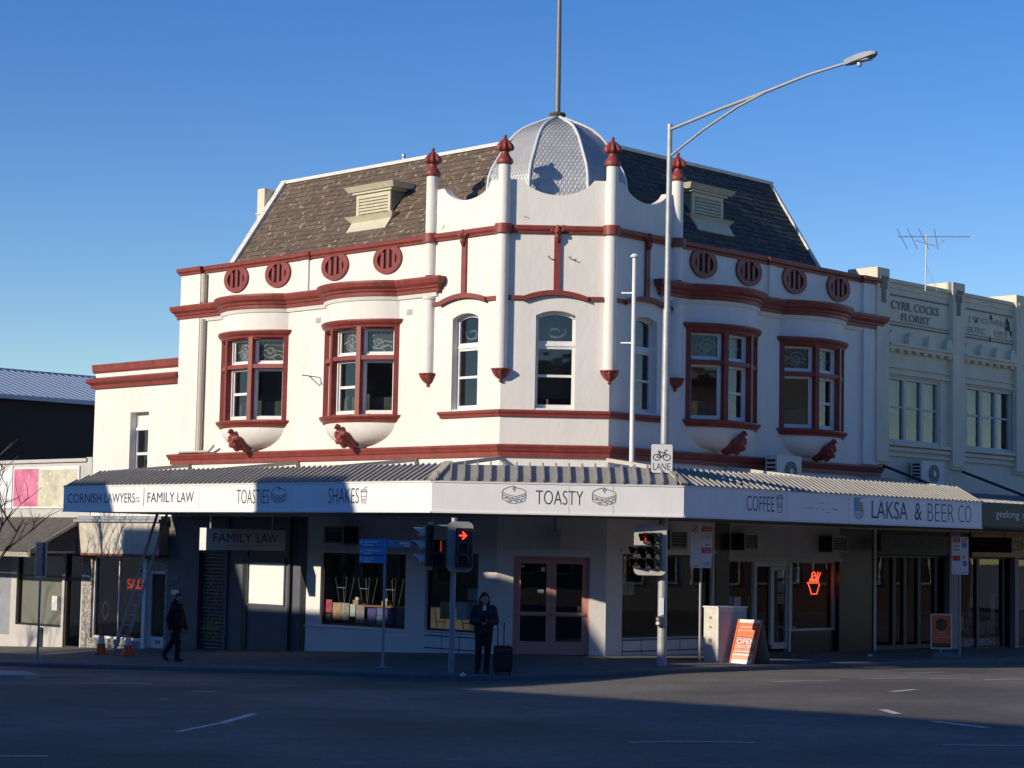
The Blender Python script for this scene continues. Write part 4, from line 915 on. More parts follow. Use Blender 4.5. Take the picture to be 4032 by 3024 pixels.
CUP2 = [[(.1, .8), (.2, 0), (.8, 0), (.9, .8), (.1, .8)], [(0, .8), (.05, .9), (.95, .9), (1, .8), (0, .8)], [(.1, .9), (.15, 1), (.85, 1), (.9, .9)], [(.14, .55), (.86, .55)], [(.17, .3), (.83, .3)], [(.2, .43), (.8, .43)]]
strokes(C, CUP2, 1.89, 2.15, 3.44, 3.83, WA+.005, .018, INKM, fC, 'cup_print')
strokes(C, [[(0, .3), (.1, .35), (.2, .3)], [(.3, .2), (.33, .35)], [(.45, .25), (.5, .2)], [(.75, .35), (.95, .25)], [(.4, .9), (.5, .95)], [(.6, -.1), (.68, -.1)]], 3.1, 4.4, 3.5, 3.72, WA+.005, .016, INKM, fC, 'old_sign_marks')
lg = MB(); n_ = 12
for (x0, x1, z0, z1, m_) in ((0, .6, .42, 1, BLUEP), (.62, .95, .42, .82, OCH)):
    l_ = MB(); l_.add([C(5.02+.4*x0, WA+.005, 3.34+.53*z0), C(5.02+.4*x1, WA+.005, 3.34+.53*z0), C(5.02+.4*x1, WA+.005, 3.34+.53*z1), C(5.02+.4*x0, WA+.005, 3.34+.53*z1)], [(0, 1, 2, 3)]); l_.build('logo_print', m_, fC)
strokes(C, [[(.5+r*cos(t*pi/8+pi), .42+r*.75*sin(t*pi/8+pi)) for t in range(9)] for r in (.5, .36, .22)]+[[(.3, .42), (.95, .42)], [(0, 1), (.95, 1)]], 5.02, 5.42, 3.34, 3.87, WA+.006, .018, mat('blue_grey_print', (.12, .2, .33), .5), fC, 'logo_lines')

# hanging FAMILY LAW light box
fl = thing('hanging_sign', 'white light box sign reading FAMILY LAW hanging across the footpath under the awning', 'sign', A(7.3, 1.9, 2.3))
S7 = Fr(A(7.2, 0, 0), -A.n, -A.u)
mb = MB(); mb.box(S7, -3.11, -.58, -.26, 0, 2.3, 2.84); mb.build('sign_box', mat('dim_sign_white', (.62, .61, .58), .5, .1, 3), fl)
mb = MB(); mb.box(S7, -3.13, -3.112, -.265, .005, 2.29, 2.85); mb.build('end_cap', SWHITE, fl)
for s in (-2.9, -.9):
    mb = MB(); mb.tube([S7(s, -.13, 2.84), S7(s, -.13, 3.24)], .025, 6); mb.build('hanger', GALV, fl)
text('FAMILY', S7, -2.91, -1.68, 2.5, 2.72, .005, NAVY, fl); text('LAW', S7, -1.51, -.84, 2.5, 2.72, .005, NAVY, fl)
text('www.cornishlawyers.com.au', S7, -2.47, -1.27, 2.40, 2.44, .005, INKM, fl)

# ================================================================== neighbours
# --- cream building on the right
nb = thing('cream_building', 'weathered cream two storey shop building with square parapet piers, right of the white building', 'building', C(15, -3, 0))
wl = MB(); wl.wall(C, 11.2, 22.8, 3.0, 10.27, [(11.84, 14.5, 5.68, 7.55), (15.95, 18.55, 5.68, 7.55), (20.0, 22.4, 5.68, 7.55)], .2)
wl.add([C(22.8, 0, -1), C(22.8, -10, -1), C(22.8, -10, 10.27), C(22.8, 0, 10.27)], [(0, 1, 2, 3)]); wl.add([C(11.2, -.25, 10.1), C(22.8, -.25, 10.1), C(22.8, -10, 10.1), C(11.2, -10, 10.1)], [(0, 1, 2, 3)])
wl.add([C(11.2, -.3, 10.05), C(22.8, -.3, 10.05), C(22.8, -.3, 10.27), C(11.2, -.3, 10.27)], [(0, 1, 2, 3)]); wl.add([C(11.2, -10, -1), C(22.8, -10, -1), C(22.8, -10, 10.1), C(11.2, -10, 10.1)], [(0, 1, 2, 3)])
wl.build('wall', CREAMW, nb)
for s0, s1 in ((11.24, 11.84), (15.15, 15.8), (18.75, 19.4), (22.3, 22.9)):
    mb = MB(); mb.box(C, s0-.2, s1-.2, -.85, .15, 9.9, 10.53); mb.box(C, s0-.2, s1-.2, -.1, .148, 5.1, 9.9); mb.box(C, s0-.2, s1-.2, -.1, .1, 5.02, 5.1); po = mb.build('pier', CREAMW, nb)
    mb = MB(); a = s0-.2; mb.box(C, a+.14, a+.46, .15, .175, 9.95, 10.15); mb.box(C, a+.1, a+.5, .15, .185, 10.18, 10.3); mb.box(C, a+.2, a+.4, .15, .165, 9.55, 9.95); mb.build('pier_ornament', STAIN if s0 < 16 else CREAMW, po)
for s0, s1 in ((11.65, 14.93), (15.62, 18.53), (19.22, 22.08)):
    mb = MB(); mb.box(C, s0, s1, -.3, .06, 10.2, 10.3); mb.box(C, s0, s1, -.05, .03, 10.04, 10.09); mb.build('parapet_coping', CREAMW, nb)
    mb = MB(); mb.box(C, s0, s1, -.02, .16, 8.30, 8.40); mb.box(C, s0, s1, -.02, .22, 8.40, 8.47); mb.build('cornice', CREAMW, nb)
    k = s0+.12
    while k < s1-.1:
        mb = MB(); mb.box(C, k, k+.2, -.02, .13, 8.23, 8.3); mb.build('dentil', CREAMW, nb); k += .42
    n_ = 4; st = (s1-s0-.3)/(n_-1)
    for i in range(n_):
        c0 = s0+.15+i*st; mb = MB(); mb.strip(C, [(c0+.17*cos(t*pi/8), 8.47) for t in range(8, -1, -1)], [(c0+.17*cos(t*pi/8), 8.475+.34*sin(t*pi/8)) for t in range(8, -1, -1)], -.02, .15); mb.build('scroll_ornament', CREAMW, nb)
    for z0, z1, dd in ((9.83, 9.87, .03), (8.98, 9.02, .03), (9.08, 9.1, .02), (7.78, 7.84, .06), (7.6, 7.66, .08), (5.44, 5.53, .09), (5.28, 5.36, .07), (5.58, 5.66, .14)):
        mb = MB(); mb.box(C, s0, s1-.02, -.02, dd, z0, z1); mb.build('moulding', CREAMW if z0 > 9.85 or z0 < 8.9 else STAIN, nb)
    w0 = {11.65: 11.84, 15.62: 15.95, 19.22: 20.0}[s0]; w1_ = {11.65: 14.5, 15.62: 18.55, 19.22: 22.4}[s0]
    f = MB(); f.ring(C, w0, w1_, 5.68, 7.55, .09, -.18, -.04); tw = (w1_-w0)/3
    for i in (1, 2): f.box(C, w0+tw*i-.07, w0+tw*i+.07, -.17, -.05, 5.77, 7.46)
    for i in range(3): f.box(C, w0+tw*i+.08, w0+tw*(i+1)-.08, -.15, -.09, 6.66, 6.72)
    fo = f.build('triple_window', mat('cream_joinery', (.6, .58, .5), .6, .15, 5), nb)
    for i in range(3):
        for z0, z1 in ((5.77, 6.66), (6.72, 7.46)): pane(C, w0+tw*i+.07, w0+tw*(i+1)-.07, -.12, z0, z1, fo, GLASSD)
        bl = MB(); bl.box(C, w0+tw*i+.1, w0+tw*(i+1)-.1, -.3, -.29, 6.4+random.random()*.5, 7.5); bl.build('blind', mat('dull_blind', (.3, .28, .25), .9), fo)
    ib = MB(); ib.add([C(w0, -1.5, 5.5), C(w1_, -1.5, 5.5), C(w1_, -1.5, 7.8), C(w0, -1.5, 7.8)], [(0, 1, 2, 3)]); ib.build('room_back_wall', DARKIN, nb)
RLF = mat('grey_dirt_relief_lettering', (.42, .39, .32), .9, .5, 8)  # relief letters in a grey dirt tone
text('CYRIL COCKS', C, 11.93, 14.4, 9.46, 9.70, .028, RLF, nb, thick=.03); text('FLORIST', C, 12.46, 13.93, 9.15, 9.37, .028, RLF, nb, thick=.03)
RL2 = mat('worn_relief_lettering', (.60, .545, .42), .9, .4, 8)
text('J W COVERS', C, 16.0, 18.2, 9.44, 9.66, .022, RL2, nb, thick=.03); text('BUTC', C, 16.0, 16.95, 9.15, 9.34, .022, RL2, nb, thick=.03); text('ERY', C, 17.5, 18.3, 9.15, 9.34, .022, RL2, nb, thick=.03)
for (s, z, q) in ((18.25, 9.55, .16), (17.3, 9.72, .07), (16.45, 9.55, .07), (17.25, 9.05, .06), (18.45, 9.35, .07)):
    mb = MB(); pts = [(s+q*(1+random.uniform(-.4, .4))*cos(t*2*pi/11)*.8, z+q*(1+random.uniform(-.5, .4))*sin(t*2*pi/11)*1.3) for t in range(11)]; mb.prism(C, pts, .001, .012); mb.build('flaked_patch', mat('flaked_dark_patch', (.06, .055, .05), .9), nb)
# its shopfronts
sf = MB(); sf.box(C, 11.22, 22.8, -.1, .02, 2.52, 3.2); sf.build('shop_head', BLACK, nb)
for b4 in ((14.93, 15.5), (18.6, 18.8)):
    sp_ = MB(); sp_.box(C, *b4, -.3, .06, -1, 3.2); sp_.build('shop_pier', mat('mauve_grey_pier', (.30, .29, .31), .6, .15, 3), nb)
for s0, s1, nmul, z0 in ((11.24, 14.93, (12.35, 12.9, 13.62, 14.5), -.14), (15.5, 18.6, (16.79, 18.25), -.3), (18.8, 22.6, (20, 21.3), -.3)):
    f = MB(); f.ring(C, s0, s1, z0, 2.5, .07, -.25, -.12, .12)
    for x in nmul: f.box(C, x-.08, x+.08, -.25, -.13, z0+.1, 2.45)
    f = f.build('glazed_shopfront', BLACK, nb); pane(C, s0+.07, s1-.07, -.19, z0+.1, 2.44, f)
room(C, 11.24, 14.93, -.3, 2.5, -.2, 3.0, nb, DARKIN); room(C, 15.5, 18.6, -.3, 2.5, -.35, 3.0, nb, DARKIN)
sgn = MB(); sgn.box(C, 11.34, 14.8, .02, .1, 2.6, 3.08); sgn = sgn.build('laksa_sign_board', mat('dark_plum_sign', (.10, .095, .12), .6, .2, 3), nb)
for t_, a, b in (('LAKSA', 12.0, 13.09), ('&', 13.24, 13.48), ('BEER', 13.71, 14.56)): text(t_, C, a, b, 2.72, 2.98, .105, BLACK, sgn)
yl = MB(); yl.box(C, 16.1, 22, .02, .1, 2.5, 3.19); yl = yl.build('yellow_sign_board', mat('mustard_sign', (.42, .25, .035), .5, .15, 3), nb)
text('CEN', C, 18.34, 19.15, 2.70, 3.0, .105, mat('brown_lettering', (.09, .03, .01), .6), yl)
hs = thing('hanging_sign', 'black sign board hanging across the footpath in front of the mustard yellow sign', 'sign', C(14.0, 1.9, 2.6))
S14 = Fr(C(14.0, 0, 0), C.n, -C.u)
mb = MB(); mb.box(S14, 1.12, 2.62, -.08, 0, 2.63, 3.05); mb.build('sign_box', BLACK, hs); text('al space', S14, 1.3, 2.13, 2.8, 2.92, .005, mat('faded_teal_lettering', (.06, .1, .1), .6), hs)
mb = MB(); mb.tube([S14(1.3, -.04, 3.05), S14(1.3, -.04, 3.28)], .02, 6); mb.build('hanger', STEELD, hs); mb = MB(); mb.tube([S14(2.4, -.04, 3.05), S14(2.4, -.04, 3.28)], .02, 6); mb.build('hanger', STEELD, hs)
bpn = MB(); bpn.box(C, 15.9, 18.1, -.185, -.175, -.16, .1); bpn = bpn.build('body_piercing_banner', mat('navy_banner', (.02, .025, .06), .5), nb)
LIL = mat('lilac_lettering', (.34, .35, .5), .5)
text('BODY', C, 16.14, 16.69, -.11, .06, -.17, LIL, bpn); text('PIERCING', C, 16.8, 17.83, -.11, .06, -.17, LIL, bpn)
for s0, z0, w_, h_, c_ in ((16.0, .35, .2, .4, (.15, .3, .08)), (16.35, .2, .5, .5, (.05, .04, .08)), (16.5, .45, .25, .8, (.3, .2, .25)), (17.1, .2, .3, .35, (.2, .08, .1)), (17.5, .2, .45, .4, (.05, .2, .22)), (17.75, .5, .22, .9, (.3, .28, .3))):
    mb = MB(); mb.box(C, s0, s0+w_, -.3, -.26, z0, z0+h_); mb.build('window_poster', mat('poster_%d' % int(s0*100), c_, .7, .5, 8), nb)
# awning of the cream building
na = thing('shop_awning', 'dark fascia awning with white geelong lettering over the right hand shops', 'awning', C(16, 2, 0))
mb = MB(); mb.box(C, 10.9, 23, 3.46, 3.53, 3.3, 3.945); nf = mb.build('fascia_panel', BLACK, na)
mb = MB(); q = [C(10.9, 3.5, 3.95), C(23, 3.5, 3.95), C(23, .05, 4.35), C(10.9, .05, 4.35)]; mb.add(q+[p-V3((0, 0, .04)) for p in q], [(0, 1, 2, 3), (7, 6, 5, 4), (0, 1, 5, 4), (3, 0, 4, 7)])
s = 11.0
while s < 23: mb.bar(C(s, 3.5, 3.965), C(s, .05, 4.365), .04, .03); s += .3
mb.build('awning_sheet', mat('grey_awning_sheet', (.30, .31, .31), .5, .2, 3, metal=.2), na)
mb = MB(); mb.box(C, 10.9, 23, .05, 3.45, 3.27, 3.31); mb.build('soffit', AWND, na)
text('geelong', C, 11.62, 12.82, 3.49, 3.76, 3.535, SIGNW, nf); text('o', C, 13.0, 13.17, 3.56, 3.69, 3.535, SIGNW, nf)
for s in (11.7, 15.8):
    mb = MB(); mb.bar(C(s-.3, .12, 4.98), C(s, 2.6, 4.06), .07, .07); mb.build('strut', BLACK, na)

# --- low shop on the left
ls = thing('low_shop', 'low pale shop with corrugated awning and a pink mural panel, far left', 'building', A(20, -2, -.7))
wl = MB(); wl.wall(A, 17.36, 27, -1.8, 4.87, [(18.45, 20.98, -.16, 2.03), (17.42, 18.32, -.75, 2.06), (21.3, 23.6, -.5, 2.0)], .2); wl.add([A(17.2, -.3, 4.7), A(27, -.3, 4.7), A(27, -9, 4.7), A(17.2, -9, 4.7)], [(0, 1, 2, 3)])
wl.box(A, 17.06, 17.36, -.3, .02, 3.1, 4.95); wl.box(A, 17.3, 27, -.3, .08, 4.82, 4.92); wl.build('wall', GWALL, ls)
mu = MB(); mu.box(A, 17.68, 21.34, -.01, .05, 3.42, 4.7); mu = mu.build('mural_frame', SWHITE, ls)
mb = MB(); mb.add([A(21.28, .055, 3.48), A(19.9, .055, 3.48), A(19.9, .055, 4.64), A(21.28, .055, 4.64)], [(0, 1, 2, 3)]); mb.build('pink_panel', mat('pink_mural', (.74, .30, .38), .6, .5, 1.6, col2=(.48, .05, .17), col3=(.8, .55, .58), thr=.62), mu)
mb = MB(); mb.add([A(19.88, .055, 3.48), A(17.8, .055, 3.48), A(17.8, .055, 4.60), A(19.88, .055, 4.60)], [(0, 1, 2, 3)]); mb.build('cream_panel', mat('cream_mural', (.72, .68, .52), .6, .4, 2.2, col2=(.40, .38, .26), col3=(.78, .76, .68), thr=.6), mu)
mb = MB(); mb.box(A, 21.4, 24, -.01, .05, 3.42, 4.75); mb.build('white_panel', SIGNW, ls)
f = MB(); f.ring(A, 18.45, 20.98, -.16, 2.03, .05, -.16, -.06); f.box(A, 18.5, 20.93, -.15, -.08, 1.33, 1.38); f = f.build('shop_window', BLACK, ls); pane(A, 18.5, 20.93, -.11, -.11, 1.98, f)
bl = MB(); bl.box(A, 18.47, 20.96, -.18, -.17, -.1, 2.0); bl.build('blind', mat('beige_blind', (.34, .32, .27), .8, .1, 2), ls)
f = MB(); f.ring(A, 17.42, 18.32, -.75, 2.06, .06, -.16, -.05); f.box(A, 17.48, 18.26, -.15, -.06, 1.25, 1.37); f = f.build('shop_door', mat('dark_brown_frame', (.05, .03, .025), .6), ls); pane(A, 17.48, 18.26, -.12, -.7, 1.25, f); pane(A, 17.48, 18.26, -.12, 1.37, 2.0, f)
bl = MB(); bl.box(A, 17.44, 18.3, -.6, -.58, -.75, 2.06); bl.build('hall_back', mat('brown_hall', (.22, .18, .12), .8, .4, 3), ls)
lb_ = MB(); lb_.box(A, 18.5, 18.78, .0, .12, .35, .78); lb_.build('meter_box', SIGNW, ls); vb = MB(); vb.box(A, 19.38, 19.62, -.01, .04, -.85, -.2); vb.build('dark_vent', BLACK, ls)
sd_ = MB(); sd_.wall(A, 21.3, 23.6, -.5, 2.0); sd_.build('side_shopfront', mat('blue_grey_front', (.3, .32, .36), .6, .2, 3), ls)
ca = MB(); s = 17.27
zz = lambda d: 3.15-(3.15-2.12)*d/1.9
while s < 26:
    for k in range(4):
        a_, b_ = s+.1*k/4, s+.1*(k+1)/4; o0, o1 = .014*sin(2*pi*k/4), .014*sin(2*pi*(k+1)/4)
        ca.add([A(a_, 0, 3.15+o0), A(b_, 0, 3.15+o1), A(b_, 1.9, 2.12+o1), A(a_, 1.9, 2.12+o0)], [(0, 1, 2, 3)])
    s += .1
ca.build('corrugated_awning', RUSTY, ls)
mb = MB(); mb.bar(A(17.26, 0, 3.16), A(17.26, 1.92, 2.12), .05, .09); mb.box(A, 17.26, 26, 1.86, 1.9, 1.96, 2.1); mb.bar(A(17.3, .1, 2.12), A(17.3, 1.88, 2.1), .05); mb.build('awning_edge', mat('peeling_valance', (.5, .48, .4), .7, .5, 14, col2=(.2, .18, .12)), ls)
# --- black walled building behind
bb = thing('black_walled_building', 'tall building with plain black side wall and blue metal roof, at the far left', 'building', fromac(28, 7, 0))
G = Fr(fromac(24, 0), dC, nC)
mb = MB(); mb.box(G, .6, 17, -12, 0, -2, 7.2); mb.build('wall', mat('black_wall_paint', (.012, .012, .014), .8, .3, 2), bb)
mb = MB(); q = [G(.3, .25, 7.14), G(17.3, .25, 7.14), G(17.3, -4.2, 8.4), G(.3, -4.2, 8.4), G(.3, -12, 7.1), G(17.3, -12, 7.1)]; mb.add(q, [(0, 1, 2, 3), (3, 2, 5, 4)]); mb.bar(G(.3, .3, 7.1), G(17.3, .3, 7.1), .14, .14); mb.bar(G(.3, -4.2, 8.4), G(17.3, -4.2, 8.4), .25, .08)
ro = mb.build('roof', BLUEROOF, bb)
s = .4; mb = MB()
while s < 17.2: mb.bar(G(s, .25, 7.16), G(s, -4.2, 8.42), .04, .04); s += .28
mb.build('roof_ribs', BLUEROOF, ro)

# --- buildings across the streets (unseen; heights shaped for the shade and the window reflections)
def across(name, label, F, s0, s1, h, material, zb=-3, dep=9, rows=((1.0, 3.0), (4.4, 6.2)), ledge=True):
    o = thing(name, label, 'building', F((s0+s1)/2, -dep/2, zb), 'buildings across the road')
    mb = MB(); mb.box(F, s0+.01, s1-.01, -dep, 0, zb, h); mb.build('wall', material, o)
    if ledge: mb = MB(); mb.box(F, s0+.02, s1-.02, -.2, .18, h-.45, h-.3); mb.build('cornice', SWHITE, o)
    for z0, z1 in rows:
        if z1 > h-.5: continue
        s = s0+.7
        while s+1.2 < s1-.3:
            f = MB(); f.ring(F, s, s+1.2, z0, z1, .1, 0, .06); fo = f.build('window', SWHITE, o)
            p = MB(); p.box(F, s+.1, s+1.1, .001, .02, z0+.1, z1-.1); p.build('pane', LENS, fo); s += 2.3
    return o
X = Fr(fromac(0, -22), dA, dC)     # faces the left wing
o_ = across('opposite_shade_shop', 'unseen brick corner shop with an added broad chimney across the left street, height set for its shade', X, -1.0, 3.1, 8.6, BRICK)  # first of an unseen row, roof heights shaped to cast the shade
mb = MB(); mb.box(X, .5, 1.9, -2, -.02, 8.6, 9.7); mb.build('chimney', BRICK, o_)  # added block that shades the left traffic signal
across('opposite_shade_shop', 'unseen narrow stucco shop across the left street, height set to shade the shopfront corner', X, 3.1, 4.93, 10.0, STUCCO)
across('opposite_shade_shop', 'unseen tall narrow brick shop across the left street, height set to shade the fascia', X, 4.93, 8.18, 11.0, BRICK, rows=((1, 3), (4.4, 6.2), (7.4, 9)))
across('opposite_shade_shop', 'unseen wide stucco shop across the left street, height set for the sun patch under the awning', X, 8.18, 14.5, 8.9, STUCCO)
across('opposite_shade_shop', 'unseen tall brick shop with white cornice across the left street, height set to shade the fascia end', X, 14.5, 19.0, 10.9, BRICK, rows=((1, 3), (4.4, 6.2), (7.2, 8.8)))
across('opposite_shade_shop', 'unseen low stucco shop at the far end of the left street, kept low to leave the far left sunlit', X, 19.0, 46, 6.5, STUCCO)
X2 = Fr(fromac(0, -36), dA, dC)
across('set_back_shade_terrace', 'unseen long terrace left of the viewer, added to shade the foreground road', X2, -20, 3, 10.8, BRICK)  # unseen block added so its roof edge shades the near road
Y_ = Fr(fromac(-27, 0), dC, -nC)   # faces the right wing
for i, (s0, s1, h, mt_) in enumerate(((-8, 4, 9.5, BRICK), (4, 13, 11.5, STUCCO), (13, 24, 9.0, BRICK), (24, 38, 8.2, STUCCO), (38, 60, 7.2, BRICK))):
    across('facing_terrace', ['first', 'second', 'third', 'fourth', 'fifth'][i]+' terrace shop across the right hand street, outside the picture', Y_, s0, s1, h, mt_)
Z_ = Fr((0, -24, 0), (1, 0, 0), (0, 1, 0))
across('rear_terrace', 'long brick terrace behind the viewer, outside the picture', Z_, -45, 45, 14, BRICK)

# ================================================================== street furniture
def at(x, y, ang=0):                       # local frame standing at x, y and facing the viewer, turned by ang
    u = V3((cos(ang), sin(ang), 0)); n = V3((sin(ang), -cos(ang), 0)); return Fr((x, y, 0), u, n)
def rrect(x0, x1, z0, z1, r, k=5):
    out = []
    for cx, cz, t0 in ((x1-r, z0+r, -pi/2), (x1-r, z1-r, 0), (x0+r, z1-r, pi/2), (x0+r, z0+r, pi)):
        for i in range(k+1): t = t0+i*pi/2/k; out.append((cx+r*cos(t), cz+r*sin(t)))
    return out
def plate(F, x0, x1, z0, z1, d, t, r, m, parent, name): mb = MB(); mb.prism(F, rrect(x0, x1, z0, z1, r), d, d+t); return mb.build(name, m, parent)
def disc(F, x, z, r, d, m, parent, name, n=20):
    mb = MB(); mb.prism(F, [(x+r*cos(2*pi*i/n), z+r*sin(2*pi*i/n)) for i in range(n)], d, d+.012); return mb.build(name, m, parent)
def visor(F, x, z, r, d, L, m, parent):     # cylindrical hood, open below, pointing out of F
    n = 18; vs = []; fs = []
    for i in range(n+1):
        t = -.22*pi+1.44*pi*i/n; ex = L*(.55+.45*max(0, sin(t)))
        for dd in (0, ex): vs.append(F(x+r*cos(t), d+dd, z+r*sin(t)))
        for dd in (0, ex): vs.append(F(x+(r-.012)*cos(t), d+dd, z+(r-.012)*sin(t)))
    for i in range(n):
        o = 4*i; fs += [(o, o+1, o+5, o+4), (o+2, o+6, o+7, o+3), (o+1, o+3, o+7, o+5)]
    mb = MB(); mb.add(vs, fs); return mb.build('visor', m, parent, smooth=True)

# --- street light on a tall pole
lx, ly = 3.44, 44.22; lz = foot_z(lx, ly)
sl_ = thing('street_light', 'tall grey steel street light with a long bracket arm, beside the right traffic signal', 'street light', (lx, ly, lz))
P0 = V3((lx, ly, 0))
mb = MB(); mb.tube([P0+V3((0, 0, lz-.05)), P0+V3((0, 0, 3.2)), P0+V3((.01, 0, 7.9)), P0+V3((.02, 0, 7.95)), P0+V3((.03, 0, 12.13))], [.105, .1, .08, .068, .058], 14); mb.build('pole', mat('pole_weathered_galv', (.46, .465, .46), .55, .25, 5, metal=.3), sl_, smooth=True)
mb = MB(); mb.tube([P0+V3((.02, 0, 7.85)), P0+V3((.02, 0, 7.92))], .086, 14); mb.tube([P0+V3((.03, 0, 12.0)), P0+V3((.03, 0, 12.14))], .066, 14); mb.build('collar', GALV, sl_)
o3 = nC
mb = MB(); top = P0+V3((.03, 0, 12.02)); j = P0+o3*2.75+V3((.03, 0, 12.5)); e = P0+o3*4.85+V3((.03, 0, 12.80))
mb.tube([top, top+(j-top)*.5+V3((0, 0, .02)), j, j+(e-j)*.5+V3((0, 0, .04)), e], [.038, .038, .038, .034, .03], 10); mb.build('arm', GALV, sl_, smooth=True)
mb = MB(); lo = P0+V3((.03, 0, 11.4)); mb.tube([lo, lo+(j-lo)*.35+V3((0, 0, .1)), lo+(j-lo)*.7+V3((0, 0, .1)), j], .03, 10); mb.build('arm_brace', GALV, sl_, smooth=True)
hd = Fr(e, o3, V3((o3.y, -o3.x, 0)))
mb = MB(); up = V3((0, 0, 1))
for i, (x, w_, h0, h1) in enumerate(((-.1, .05, -.05, .05), (.03, .09, -.05, .08), (.22, .13, -.03, .11), (.45, .14, .0, .13), (.62, .11, .04, .13), (.7, .05, .07, .12))):
    mb.v += [hd(x, -w_, h0), hd(x, w_, h0), hd(x, w_*.75, h1), hd(x, -w_*.75, h1)]
for i in range(5):
    for k in range(4): mb.f.append((4*i+k, 4*i+(k+1) % 4, 4*i+4+(k+1) % 4, 4*i+4+k))
mb.f += [(0, 1, 2, 3), (20, 21, 22, 23)]
hdo = mb.build('lamp_head', GREYP, sl_, smooth=True)
mb = MB(); mb.lathe(hd(.28, 0, -.13), [(.05, 0), (.055, .03), (.05, .12)], 10); mb.build('photocell', GALV, hdo)
mb = MB(); mb.box(hd, .25, .55, -.1, .1, -.03, -.015); mb.build('lens', mat('clear_lens', (.5, .5, .48), .2), hdo)

# bike lane sign clamped on the pole
bs_ = thing('bike_lane_sign', 'square white bicycle LANE sign clamped on the street light pole', 'sign', (lx, ly-.2, 4.2))
F = at(3.365, ly-.24, .04)
plate(F, -.25, .25, 4.21, 4.87, 0, .008, .04, INK, bs_, 'sign_back'); plate(F, -.238, .238, 4.222, 4.858, .004, .008, .035, SIGNW, bs_, 'sign_face')
text('LANE', F, -.19, .19, 4.29, 4.44, .0135, INK, bs_)
th = [t*2*pi/16 for t in range(17)]
BIKE = [[(.22+.2*cos(t), .27+.27*sin(t)) for t in th], [(.78+.2*cos(t), .27+.27*sin(t)) for t in th], [(.22, .27), (.36, .7), (.68, .7), (.47, .27), (.22, .27)], [(.47, .27), (.34, .8)], [(.27, .82), (.42, .82)], [(.78, .27), (.66, .85), (.76, .93), (.8, .86)]]
strokes(F, BIKE, -.2, .2, 4.5, 4.75, .0135, .02, INK, bs_, 'bicycle_symbol')
mb = MB(); mb.box(F, -.05, .12, -.16, 0, 4.7, 4.74); mb.box(F, -.05, .12, -.16, 0, 4.42, 4.46); mb.build('clamp', GALV, bs_)

# right traffic signal on the same pole
ts = thing('traffic_signal', 'black traffic signal with wide pale target board on the street light pole', 'traffic signal', (3.15, ly-.3, 1.94))
F = at(3.13, ly-.28, -.12)
plate(F, -.36, .36, 1.95, 3.07, -.02, .015, .13, mat('pale_target_board', (.50, .49, .46), .7, .2, 6), ts, 'target_board')
for ci, x in enumerate((-.24, -.02, .17)):
    F2 = Fr(F(x, .02, 0), V3((cos(-.75), sin(-.75), 0)), V3((sin(-.75), -cos(-.75), 0)))
    for ri, z in enumerate((2.77, 2.49, 2.23)):
        if ci == 0 and ri == 0: continue
        mb = MB(); mb.box(F2, -.11, .11, .0, .08, z-.125, z+.125); hh = mb.build('lamp_housing', HOUS, ts)
        disc(F2, 0, z, .085, .081, SIGREDD if (ri == 0 and ci == 1) else LENS, hh, 'lens'); visor(F2, 0, z, .108, .08, .24, HOUS, hh)
mb = MB(); mb.bar(F(.1, -.02, 2.9), P0+V3((0, -.05, 2.9)), .05); mb.bar(F(.1, -.02, 2.1), P0+V3((0, -.05, 2.1)), .05); mb.build('mounting_arm', HOUS, ts)
# push button and small plate on the pole
pbx = thing('crossing_button', 'pedestrian push button box and small white plate on the street light pole', 'push button', (3.38, ly-.15, .85))
F = at(3.41, ly-.13, -.2); plate(F, -.06, .05, 1.08, 1.45, 0, .006, .02, SIGNW, pbx, 'notice_plate')
for k in range(5): mb = MB(); mb.box(F, -.03, .02+.01*(k % 2), .007, .009, 1.14+k*.055, 1.165+k*.055); mb.build('notice_print', SIGNBT, pbx)
mb = MB(); mb.box(F, -.12, .02, -.02, .08, .84, 1.05); mb.build('button_box', HOUS, pbx); disc(F, -.07, .99, .035, .081, GALV, pbx, 'button'); disc(F, -.07, .9, .04, .081, SIGNW, pbx, 'arrow_disc')

# --- left traffic signal with its own post
sx, sy = -1.19, 42.93; sz = foot_z(sx, sy)
tl = thing('traffic_signal', 'traffic signal post showing a red right arrow, beside the standing person', 'traffic signal', (sx, sy, sz))
mb = MB(); mb.tube([V3((sx, sy, sz-.03)), V3((sx, sy, 3.05))], [.062, .058], 14); mb.build('post', GREYP, tl, smooth=True)
mb = MB(); mb.tube([V3((sx, sy, 3.03)), V3((sx, sy, 3.12))], .066, 14); mb.build('post_cap', GALV, tl)
F = at(sx+.17, sy-.2, .05)
plate(F, -.31, .25, 1.95, 3.04, 0, .014, .13, BOARDG, tl, 'target_board')
mb = MB(); mb.box(F, -.13, .23, .016, .14, 2.06, 2.9); hh = mb.build('lamp_housing', HOUS, tl)
for k, z in enumerate((2.74, 2.48, 2.22)):
    disc(F, .03, z, .115, .141, LENS, hh, 'lens'); visor(F, .03, z, .127, .14, .2, mat('visor_grey', (.18, .18, .17), .6), hh)
strokes(F, [[(0, .5), (.9, .5)], [(.45, .95), (.95, .5), (.45, .05)]], -.05, .1, 2.66, 2.82, .156, .034, SIGRED, hh, 'red_arrow')
F2 = at(sx-.52, sy-.05, radians(-75))        # second head looking down the left street
plate(F2, -.3, .3, 1.98, 3.02, -.02, .014, .12, HOUS, tl, 'target_board'); mb = MB(); mb.box(F2, -.16, .16, -.01, .12, 2.06, 2.95); hh = mb.build('lamp_housing', HOUS, tl)
for z in (2.78, 2.5, 2.2): disc(F2, 0, z, .1, .121, LENS, hh, 'lens'); visor(F2, 0, z, .12, .12, .26, mat('visor_pale_inside', (.42, .42, .4), .6), hh)
